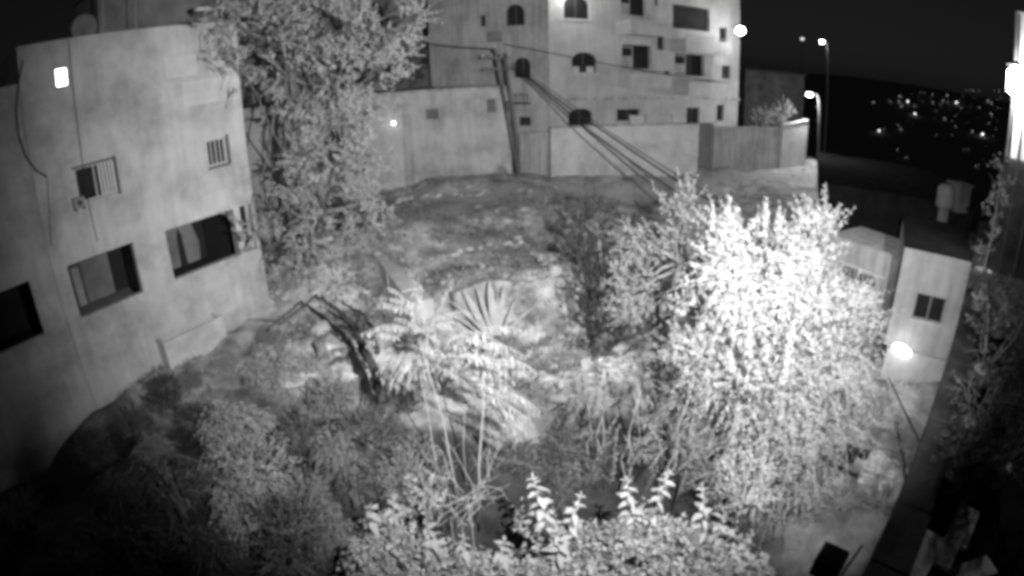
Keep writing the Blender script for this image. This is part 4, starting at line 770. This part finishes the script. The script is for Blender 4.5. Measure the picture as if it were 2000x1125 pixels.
for q in range(30):                    # flat tiers sweeping to the right
    u_ = gf.uniform(); ty = 650+round(u_*7)*24+gf.normal()*5; x0 = 905+max(0, (ty-650))*.42+gf.normal()*28; ln_ = gf.uniform(60, 112)*(1.05-.25*abs(u_-.4)); an_ = math.radians(20+28*u_)+gf.normal()*.16; d_ = 9.7+gf.uniform(-.4, .4)-(ty-650)*.003
    frond((x0, ty, d_), (min(x0+ln_*math.cos(an_), 1098), ty+ln_*math.sin(an_)*.8, d_-gf.uniform(-.1, .35)), 'frond', 100+k, .13); k += 1
for q in range(8):
    x0, y0 = 950+gf.normal()*20, 680+gf.normal()*20; frond((x0, y0, 9.8), (x0-gf.uniform(40, 80), y0+gf.uniform(-15, 45), 9.7), 'frond', 100+k, .11); k += 1
for q in range(34):                    # looser rounded head on the left
    a_ = gf.uniform(0, 6.28); rr = math.sqrt(gf.uniform()); x0, y0 = 824+46*rr*math.cos(a_), 662+56*rr*math.sin(a_); dx, dy = math.cos(a_)+gf.normal()*.3, .6*math.sin(a_)+.45+gf.normal()*.25; ln_ = gf.uniform(50, 80)/math.hypot(dx, dy); d_ = 10.6+gf.uniform(-.45, .4)
    frond((x0, y0, d_), (x0+dx*ln_, y0+dy*ln_, d_-gf.uniform(-.1, .3)), 'frond', 100+k, .12); k += 1
m_ = MB(); h1 = at(945, 690, 9.4)-ft; h2 = at(820, 665, 10.2)-ft
for nm, pts, r0_, r1_ in (('trunk', [(0, 0, 0), at(936, 900, 9.2)-ft, at(944, 800, 9.3)-ft, h1], .03, .012), ('stem', [(-.35, .2, 0), at(880, 900, 9.4)-ft, at(866, 820, 9.7)-ft, h2], .022, .01), ('stem', [(-.3, .3, 0), at(850, 900, 9.6)-ft, at(835, 800, 9.9)-ft, at(815, 700, 10.2)-ft], .018, .008), ('stem', [(-.2, .3, 0), at(905, 870, 9.5)-ft, at(908, 790, 9.6)-ft], .012, .006)):
    MB().tube(pts, list(np.linspace(r0_, r1_, len(pts))), 6).build(nm, 'stem', t, True)
# tangle of bare twigs at its foot
tw_ = thing('bare_twigs', 'tangle of bare pale twigs at the foot of the fronded tree', 'twigs', at(900, 1010, 8.9)*np.array([1, 1, 0])+np.array([0, 0, .2])); o = np.array(tw_.location); gg = np.random.default_rng(77)
for k in range(26):
    a_ = at(gg.uniform(830, 930), gg.uniform(960, 1030), gg.uniform(8.0, 8.8)); b_ = at(gg.uniform(800, 1000), gg.uniform(850, 985), gg.uniform(8.2, 9.2)) if k > 6 else at(gg.uniform(930, 990), gg.uniform(945, 975), 8.2)
    m_ = MB(); pts = limb(m_, a_-o, b_-o, .013, .004, gg, .3, 4, 5)
    for j in range(3): q = pts[gg.integers(2, 5)]; limb(m_, q, q+gg.normal(size=3)*.22, .005, .002, gg, .2, 3, 2)
    m_.build('twig', 'stem', tw_)
for k in range(3): a_ = at(880+20*k, 1010, 8.5); MB().tube([np.array([a_[0], a_[1], .1])-o, a_-o], [.03, .015], 5).build('twig', 'stem', tw_)
# fan of long dry blades leaning on the retaining wall
ag = thing('dry_palm', 'fan of long dry palm blades in front of the retaining wall', 'palm', np.append(at(962, 672, 17.4)[:2], hz1(*at(962, 672, 17.4)[:2]))); o = np.array(ag.location); gg = np.random.default_rng(9)
for k, (b_, t_, wv) in enumerate((((950, 655), (878, 588), .06), ((955, 662), (903, 566), .13), ((962, 660), (930, 560), .08), ((968, 655), (955, 548), .14), ((975, 655), (985, 556), .1), ((985, 655), (1045, 600), .05), ((958, 660), (918, 600), .07), ((972, 650), (972, 570), .06), ((948, 660), (865, 610), .05), ((980, 658), (1010, 580), .05))):
    c0 = at(*b_, 18.6)-o; c1 = at(*t_, 19.35)-o; d_ = c1-c0; s_ = unit(np.cross(d_, (0, 1., 0))); V_ = []
    for j in range(6):
        u_ = j/5; c = c0+d_*u_+np.array([0, 0, .12*math.sin(math.pi*u_)]); ww = wv*math.sin(math.pi*min(1, .15+u_*.83))**.6; V_ += [c-s_*ww, c+np.array([0, -.03, 0]), c+s_*ww]
    MB().add(V_, [f for j in range(5) for f in ((j*3, j*3+1, j*3+4, j*3+3), (j*3+1, j*3+2, j*3+5, j*3+4))]).build('blade', 'palm', ag)

# ------------------------------------------------------------------ foreground broad-leaved shrubs
def broad_leaf(name, seed):
    gg = np.random.default_rng(seed); n = 6; V_ = []; 
    for j in range(n+1):
        u_ = j/n; ww = .23*(math.sin(math.pi*u_**.75)**.9 if 0 < u_ < 1 else 0)+.004; dz = -.22*u_*u_+.03*math.sin(9*u_+seed); V_ += [(-ww, u_, dz+.14*ww+gg.normal()*.008), (0, u_, dz), (ww, u_, dz+.14*ww+gg.normal()*.008)]
    me = MB().add(V_, [f for j in range(n) for f in ((j*3, j*3+1, j*3+4, j*3+3), (j*3+1, j*3+2, j*3+5, j*3+4))]).mesh(name); me.materials.append(M['leaf_pale']); me.polygons.foreach_set('use_smooth', [True]*len(me.polygons)); return me
BL = [broad_leaf('leaf', s_) for s_ in range(5)]
ordw = 'first second third fourth fifth sixth seventh eighth ninth tenth eleventh twelfth thirteenth fourteenth'.split()
spires = [(690, 1050, 6.2), (722, 985, 6.6), (768, 965, 6.9), (830, 1020, 6.3), (905, 1045, 6.0), (985, 1055, 5.9), (1040, 928, 6.1), (1136, 962, 6.0), (1222, 933, 6.1), (1308, 918, 6.2), (1372, 948, 6.2), (1420, 990, 6.2), (1470, 1040, 6.1), (1090, 1035, 5.7)]
spires = [(a_, b_, d_*1.25) for a_, b_, d_ in sorted(spires)]
gg = np.random.default_rng(51)
for i, (px, py, d) in enumerate(spires):
    top_ = at(px, py, d); b = np.array([top_[0]+gg.uniform(-.9, .9), top_[1]-.2+gg.uniform(-.5, .5), hz1(top_[0], top_[1])-.1])
    t = thing('broad_leaved_shrub', f'{ordw[i]} upright leafy shrub spire counted from the left along the bottom edge', 'shrub', b, 0, 'broad-leaved shrubs along the bottom edge')
    tp_ = top_-b; MB().tube([(0, 0, 0), tp_*.5+np.array([.05, .05, 0]), tp_], [.03, .018, .006], 6).build('stem', 'stem', t, True)
    tall = py < 1000; nt_ = 7; vs_ = gg.uniform(.72, 1.2)
    for k in range(22):
        q = k//2; f_ = q/10; s_ = .02+(.55*f_+.45*f_*f_)*(1.2 if tall else .95); c = tp_*(1-s_/np.linalg.norm(tp_)); an = (k % 2)*math.pi+q*1.35+gg.uniform(-.4, .4); pit = R(30-55*f_+gg.uniform(-18, 18)); L_ = (.09+.14*min(1, f_*2))*gg.uniform(.65, 1.3)*vs_*1.15
        o = link('leaf', BL[k % 5], t, c); o.rotation_euler = (pit, gg.uniform(-.4, .4), an); o.scale = (L_*gg.uniform(.8, 1.15), L_, L_*1.3)
    # side foliage lower down, too dense to tell leaf from leaf
    lob = [(tp_+np.array([gg.uniform(-.3, .3), gg.uniform(-.25, .35), -1.45-gg.uniform(0, .3)]), np.array([.42, .42, .42]), 40), (tp_+np.array([gg.uniform(-.4, .4), -.1, -1.75]), np.array([.65, .6, .65]), 50)]
    C, D, N, Ls, sh_ = shoot_leaves(lob, 9, .13, 200+i, up=.5, spread=.7, length=.3); lv = leaf_mesh('leaves', C, D, N, Ls, Ls*.62, 'leaf' if i % 2 else 'leaf_pale', t); lv['kind'] = 'stuff'
    m_ = MB()
    for s0_, s1_ in sh_[::4]: m_.tube([tp_*.72, s0_, s1_], [.008, .006, .003], 3, False)
    m_.build('side_stem', 'stem', t)
# continuous low leaf mass under the spires
C, D, N, Ls, sh_ = shoot_leaves(px_lobes([(q[0], q[1]+22, q[2]*.85, q[3]*1.27, int(q[4]*1.3)) for q in [(720, 1085, 60, 6.0, 60), (800, 1080, 70, 6.0, 70), (880, 1100, 70, 5.8, 70), (960, 1110, 70, 5.7, 70), (1050, 1110, 75, 5.6, 80), (1150, 1080, 75, 5.8, 80), (1240, 1070, 80, 5.8, 90), (1330, 1060, 80, 5.9, 90), (1410, 1080, 70, 5.9, 70), (1460, 1105, 50, 5.9, 40), (760, 1020, 50, 6.6, 40), (820, 960, 60, 7.4, 40), (790, 1130, 60, 5.7, 40), (1300, 1130, 90, 5.5, 60), (1150, 1140, 90, 5.4, 60)]]), 10, .17, 300, up=.45, spread=.7, length=.3)
tag(leaf_mesh('undergrowth', C, D, N, Ls, Ls*.6, 'leaf_pale'), 'dense tangled leaves filling the bottom edge under the shrub spires', 'undergrowth', kind='stuff')
# pale boulder-like bush heads right of the spires
# ------------------------------------------------------------------ scrub on the bank under the left building
protos = []
for s_ in range(8):
    gg = np.random.default_rng(400+s_); nl_ = 5; lob = []
    for _ in range(nl_): a_ = gg.uniform(0, 6.28); q = gg.uniform(.1, .75); rr = gg.uniform(.3, .55); lob.append((np.array([q*math.cos(a_), q*math.sin(a_), rr*.8+gg.uniform(0, .45)*(1-q)]), np.array([rr, rr, rr*.85]), int(170*rr)))
    C, D, N, Ls, sh_ = shoot_leaves(lob, 20, .075, 410+s_, up=.25 if s_ % 2 else .0, droop=.1 if s_ % 2 else .9, length=.36, inner=.6, spread=.45); lm = leaf_mesh('leaves', C, D, N, Ls, Ls*.4, ('leaf_dull', 'scrub_pale', 'scrub_dark', 'leaf_dull', 'scrub_dark', 'leaf_dull', 'scrub_pale', 'scrub_dark')[s_], False)
    m_ = MB()
    for s0_, s1_ in sh_[::5]: m_.tube([(gg.uniform(-.1, .1), gg.uniform(-.1, .1), -.1), s0_*.6, s0_, s1_], [.016, .012, .008, .003], 4, False)
    sm = m_.mesh('stem'); sm.materials.append(M['stem']); protos.append((lm, sm))
gg = np.random.default_rng(60); scrub = []
for px, py, s_, pv_ in ((110, 940, .9, 2), (185, 890, .8, 7), (255, 830, .8, 2), (320, 775, .8, 7), (385, 735, .7, 0), (450, 700, .6, 1), (530, 655, .5, 5), (240, 960, .9, 4), (320, 880, .9, 0), (400, 820, .8, 7), (520, 745, .9, 6), (590, 730, .8, 1), (650, 790, .9, 5), (360, 980, 1.0, 2), (475, 850, 1.1, 6), (490, 930, 1.3, 1), (480, 1000, 1.1, 6), (600, 860, .8, 2), (660, 900, .9, 0), (730, 850, .8, 7), (600, 980, 1.0, 5), (700, 960, .8, 2), (560, 1070, 1, 7), (400, 1070, 1, 4), (250, 1050, 1.1, 2), (120, 1050, 1, 4), (50, 1020, 1, 7), (320, 1110, 1, 2), (180, 1120, 1, 7), (650, 1050, .9, 0), (780, 790, .6, 7), (800, 930, .9, 3), (1010, 900, .8, 2), (1090, 880, .8, 7), (1160, 920, .8, 2), (960, 900, .6, 4), (1100, 960, .7, 4)):
    p = on_ground(px, py+20, 4, 30); scrub.append((p, s_, pv_, px, py))
pale_labels = {(450, 700): 'small pale scrub bush just below the concrete trough', (520, 745): 'rounded pale scrub bush among the boulders left of the dead trunk', (590, 730): 'pale scrub bush right at the foot of the dead trunk',
    (475, 850): 'upper of the three pale scrub bushes stacked on the dark bank', (490, 930): 'largest pale scrub bush in the middle of the dark bank', (480, 1000): 'lowest pale scrub bush on the dark bank'}
for i, (p, s_, pv_, px, py) in enumerate(scrub):
    t = thing('scrub_bush', pale_labels.get((px, py), 'near-black scrub bush filling the hollow behind the shrub spires' if px > 900 else 'near-black ragged scrub bush on the bank below the plastered wall' if pv_ in (2, 4, 7) else 'dull grey ragged scrub bush on the bank below the plastered wall'), 'scrub bush', p, gg.uniform(0, 6.28), 'scrub bushes on the bank'); s2 = s_*gg.uniform(.9, 1.15); t.scale = (s2*1.05, s2*1.05, s2)
    link('leaves', protos[pv_][0], t)['kind'] = 'stuff'; link('stem', protos[pv_][1], t)
# weeds on the slope and bushes by the wall foot
def small_bush(name, label, px, py, d, r, seed, m='leaf', leaf=.1, k=40, group=None, flat=.8, ground=True):
    p = on_ground(px, py) if ground else at(px, py, d)
    t_ = thing(name, label, 'bush', p, 0, group); C, D, N, Ls, sh_ = shoot_leaves([(np.array([0, 0, r*flat*.7]), np.array([r, r, r*flat]), k)], 12, leaf, seed, up=.4, length=r*.7); leaf_mesh('leaves', C, D, N, Ls, Ls*.42, m, t_)['kind'] = 'stuff'
    m_ = MB()
    for s0_, s1_ in sh_[::4]: m_.tube([(0, 0, -.05), s0_, s1_], [.014, .008, .003], 4, False)
    m_.build('stem', 'stem', t_); return t_
for i, (px, py, r, lab) in enumerate(((915, 475, .7, 'weedy bush on the slope left of centre, above the retaining wall'), (1000, 425, .6, 'weedy patch at the middle of the slope below the dirt road'), (860, 470, .45, 'small weed clump at the left of the slope'), (1150, 358, .8, 'pale weed clump at the foot of the boundary wall'), (1110, 600, .6, 'bush growing at the right end of the retaining wall'), (760, 530, .5, 'weed clump against the shaded side of the ruined wall'), (850, 375, .6, 'dark weed clump at the foot of the white house'), (980, 350, .7, 'dark weed clump at the foot of the utility pole'), (700, 560, .5, 'weed clump left of the ruined wall top'), (1060, 420, .5, 'weed clump on the slope right of the middle patch'), (600, 545, .6, 'leafy clump at the foot of the big tree'), (822, 668, .75, 'leafy clump against the near end of the ruined wall, behind the fronded tree'), (1120, 700, .7, 'weedy clump on the hollow floor right of the fronded tree'))):
    small_bush('weed_clump', lab, px, py, 0, r, 500+i, 'leaf' if i % 3 else 'leaf_pale', .09, 34, 'weed clumps on the slope', .6)
small_bush('pale_bush', 'broad pale bush head below the overexposed tree, near the bottom', 1450, 985, 7.4, .55, 560, 'leaf_pale', .06, 130, None, .9, False)
small_bush('lit_shrub', 'floodlit shrub on the wall left of the lit street wall', 1490, 246, 43.2, .9, 570, 'leaf_pale', .2, 40, 'shrubs lit by the short street lamp', 1.0, False)
small_bush('lit_shrub', 'glowing narrow shrub beside the short street lamp', 1530, 246, 43.4, .8, 571, 'leaf_pale', .2, 45, 'shrubs lit by the short street lamp', 1.5, False)
for i, (px, py, r, lab) in enumerate(((1600, 930, .7, 'ragged bush on the bare strip between the overexposed tree and the clutter'), (1640, 985, .5, 'low weeds beside the bare strip below the clutter'), (1745, 840, .6, 'bush against the foot of the small house wall'), (1700, 800, .6, 'bush between the cable and the overexposed tree'), (1570, 990, .45, 'low bush at the edge of the bare strip near the bottom'), (1760, 900, .5, 'bush under the end of the sloping cable'), (1715, 980, .45, 'weeds along the terrace wall foot'))):
    small_bush('weed_clump', lab, px, py+15, 0, r, 700+i, 'leaf_dull' if i % 2 else 'leaf', .08, 60, 'weed clumps by the terrace wall', .8)
# plants on the terrace
for i, (px, py, r, on, lab) in enumerate(((1962, 440, .5, 1, 'lit potted plant on the parapet below the white pillar'), (1918, 560, .3, 1, 'small potted plant on the parapet, second below the pillar'), (1935, 680, .7, 0, 'dim potted bush on the terrace at mid height of the right edge'), (1912, 790, .5, 0, 'dark leafy potted bush on the terrace below the dim one'), (1880, 890, .4, 0, 'low potted plant on the terrace above the planks'), (1975, 860, .7, 0, 'large dark potted plant in the lower right corner'), (1965, 600, .6, 0, 'potted plant behind the dim potted bush on the terrace'))):
    zb_ = PZ+.083 if on else TZ+.002; p = at_h(px, py, zb_+.35+r*.6); p[2] = zb_
    t = thing('potted_plant', lab, 'potted plant', p, 0, 'potted plants on the terrace')
    MB().lathe((0, 0, 0), [(.15, 0), (.2, .28), (.22, .29), (.22, .34), (.19, .34)], 12).build('pot', 'concrete', t, True)
    C, D, N, Ls, sh_ = shoot_leaves([(np.array([0, 0, .35+r*.7]), np.array([r, r, r*.9]), 55)], 10, .14, 600+i, up=.3, length=r*.7); leaf_mesh('leaves', C, D, N, Ls, Ls*.5, 'scrub_dark' if i else 'leaf_pale', t)['kind'] = 'stuff'
    m_ = MB()
    for s0_, s1_ in sh_[::4]: m_.tube([(0, 0, .25), s0_, s1_], [.012, .008, .003], 4, False)
    m_.build('stem', 'stem', t)
p = tw(15.6, .42, PZ+.09); t = thing('climbing_plant', 'lamp-lit climbing plant in a pot along the right edge under the white pillar', 'potted plant', p)
MB().lathe((0, 0, 0), [(.18, 0), (.24, .36), (.27, .38), (.26, .44), (.22, .44)], 12).build('pot', 'concrete', t, True)
C, D, N, Ls, sh_ = shoot_leaves([(np.array([.1*math.sin(k*2), .1*math.cos(k*3), .8+k*.45]), np.array([.24, .24, .26]), 16) for k in range(6)], 9, .11, 690, up=.3, length=.3, gap=(5., -.3)); leaf_mesh('leaves', C, D, N, Ls, Ls*.5, 'leaf_dull', t)['kind'] = 'stuff'
MB().tube([(0, 0, .3), (.05, 0, 1.5), (0, .05, 3.0)], [.03, .02, .01], 6).build('stem', 'stem', t, True)
# clutter below the terrace wall
t = plank('pale batten lying in the clutter below the terrace wall', at(1634, 856, 9.6), at(1702, 878, 9.2), .1, .04, 'wood_pole'); t['group'] = 'clutter below the terrace wall'
for px, py, lab in ((1658, 898, 'dark bucket lying in the clutter nearer the overexposed tree'), (1684, 896, 'dark bucket in the clutter nearer the terrace wall')):
    p = on_ground(px, py); bk = thing('bucket', lab, 'bucket', p+np.array([0, 0, .0]), 0, 'buckets below the terrace wall'); MB().lathe((0, 0, 0), [(.15, 0), (.2, .38), (.21, .4), (.185, .4), (.14, .04)], 12).build('body', 'metal_dark', bk, True); MB().tube([(.2*math.cos(a_), .03, .38+.2*math.sin(a_)*.6) for a_ in np.linspace(0, math.pi, 8)], .008, 4).build('handle', 'metal', bk)
for px, py, lab in ((1712, 915, 'slatted crate in the clutter below the terrace wall'), (1690, 940, 'second slatted crate, lower in the clutter'), (1725, 955, 'crate nearest the terrace wall foot')):
    p = on_ground(px, py); cr = thing('crate', lab, 'crate', p, g.uniform(0, 3), 'crates below the terrace wall')
    for k in range(3):
        z = .02+k*.11
        for s_ in (-1, 1): MB().box((-.25, s_*.18-.008, z), (.25, s_*.18+.008, z+.08)).build('slat', 'plank', cr); MB().box((s_*.25-.008, -.165, z), (s_*.25+.008, .165, z+.08)).build('slat', 'plank', cr)
    MB().box((-.24, -.17, .0), (.24, .17, .016)).build('floor', 'plank', cr)
small_bush('weed_clump', 'weedy bush in the clutter under the cable below the small house', 1660, 820, 0, .5, 580, 'leaf', .09, 34, 'weed clumps on the slope', .8)

# ------------------------------------------------------------------ grass and ground litter
gg = np.random.default_rng(90); n = 20000
X_ = np.concatenate([gg.uniform(-14, 16, n//2), gg.uniform(-9, 6, n//4), gg.uniform(-15, 25, n//4)]); Y_ = np.concatenate([gg.uniform(13, 27, n//2), gg.uniform(18, 32, n//4), gg.uniform(20, 42, n//4)])
dens = np.sin(X_*.9+1)+np.sin(Y_*.8+2*np.sin(X_*.4))+gg.normal(size=len(X_))*.7; keep = dens > .1; X_, Y_ = X_[keep], Y_[keep]; Z_ = np.concatenate([hz(X_[i:i+4000], Y_[i:i+4000]) for i in range(0, len(X_), 4000)])
rep = 3; C = np.repeat(np.stack([X_, Y_, Z_-.02], 1), rep, 0)+np.append(gg.normal(size=(len(X_)*rep, 2))*.06, np.zeros((len(X_)*rep, 1)), 1)
D = unit(gg.normal(size=C.shape)*.55+np.array([0, 0, 1.])); N = gg.normal(size=C.shape); Ls = gg.uniform(.08, .32, len(C))
tag(leaf_mesh('grass', C, D, N, Ls, Ls*.13+.01, 'grass'), 'short patchy grass and weeds over the lot', 'grass', kind='stuff')
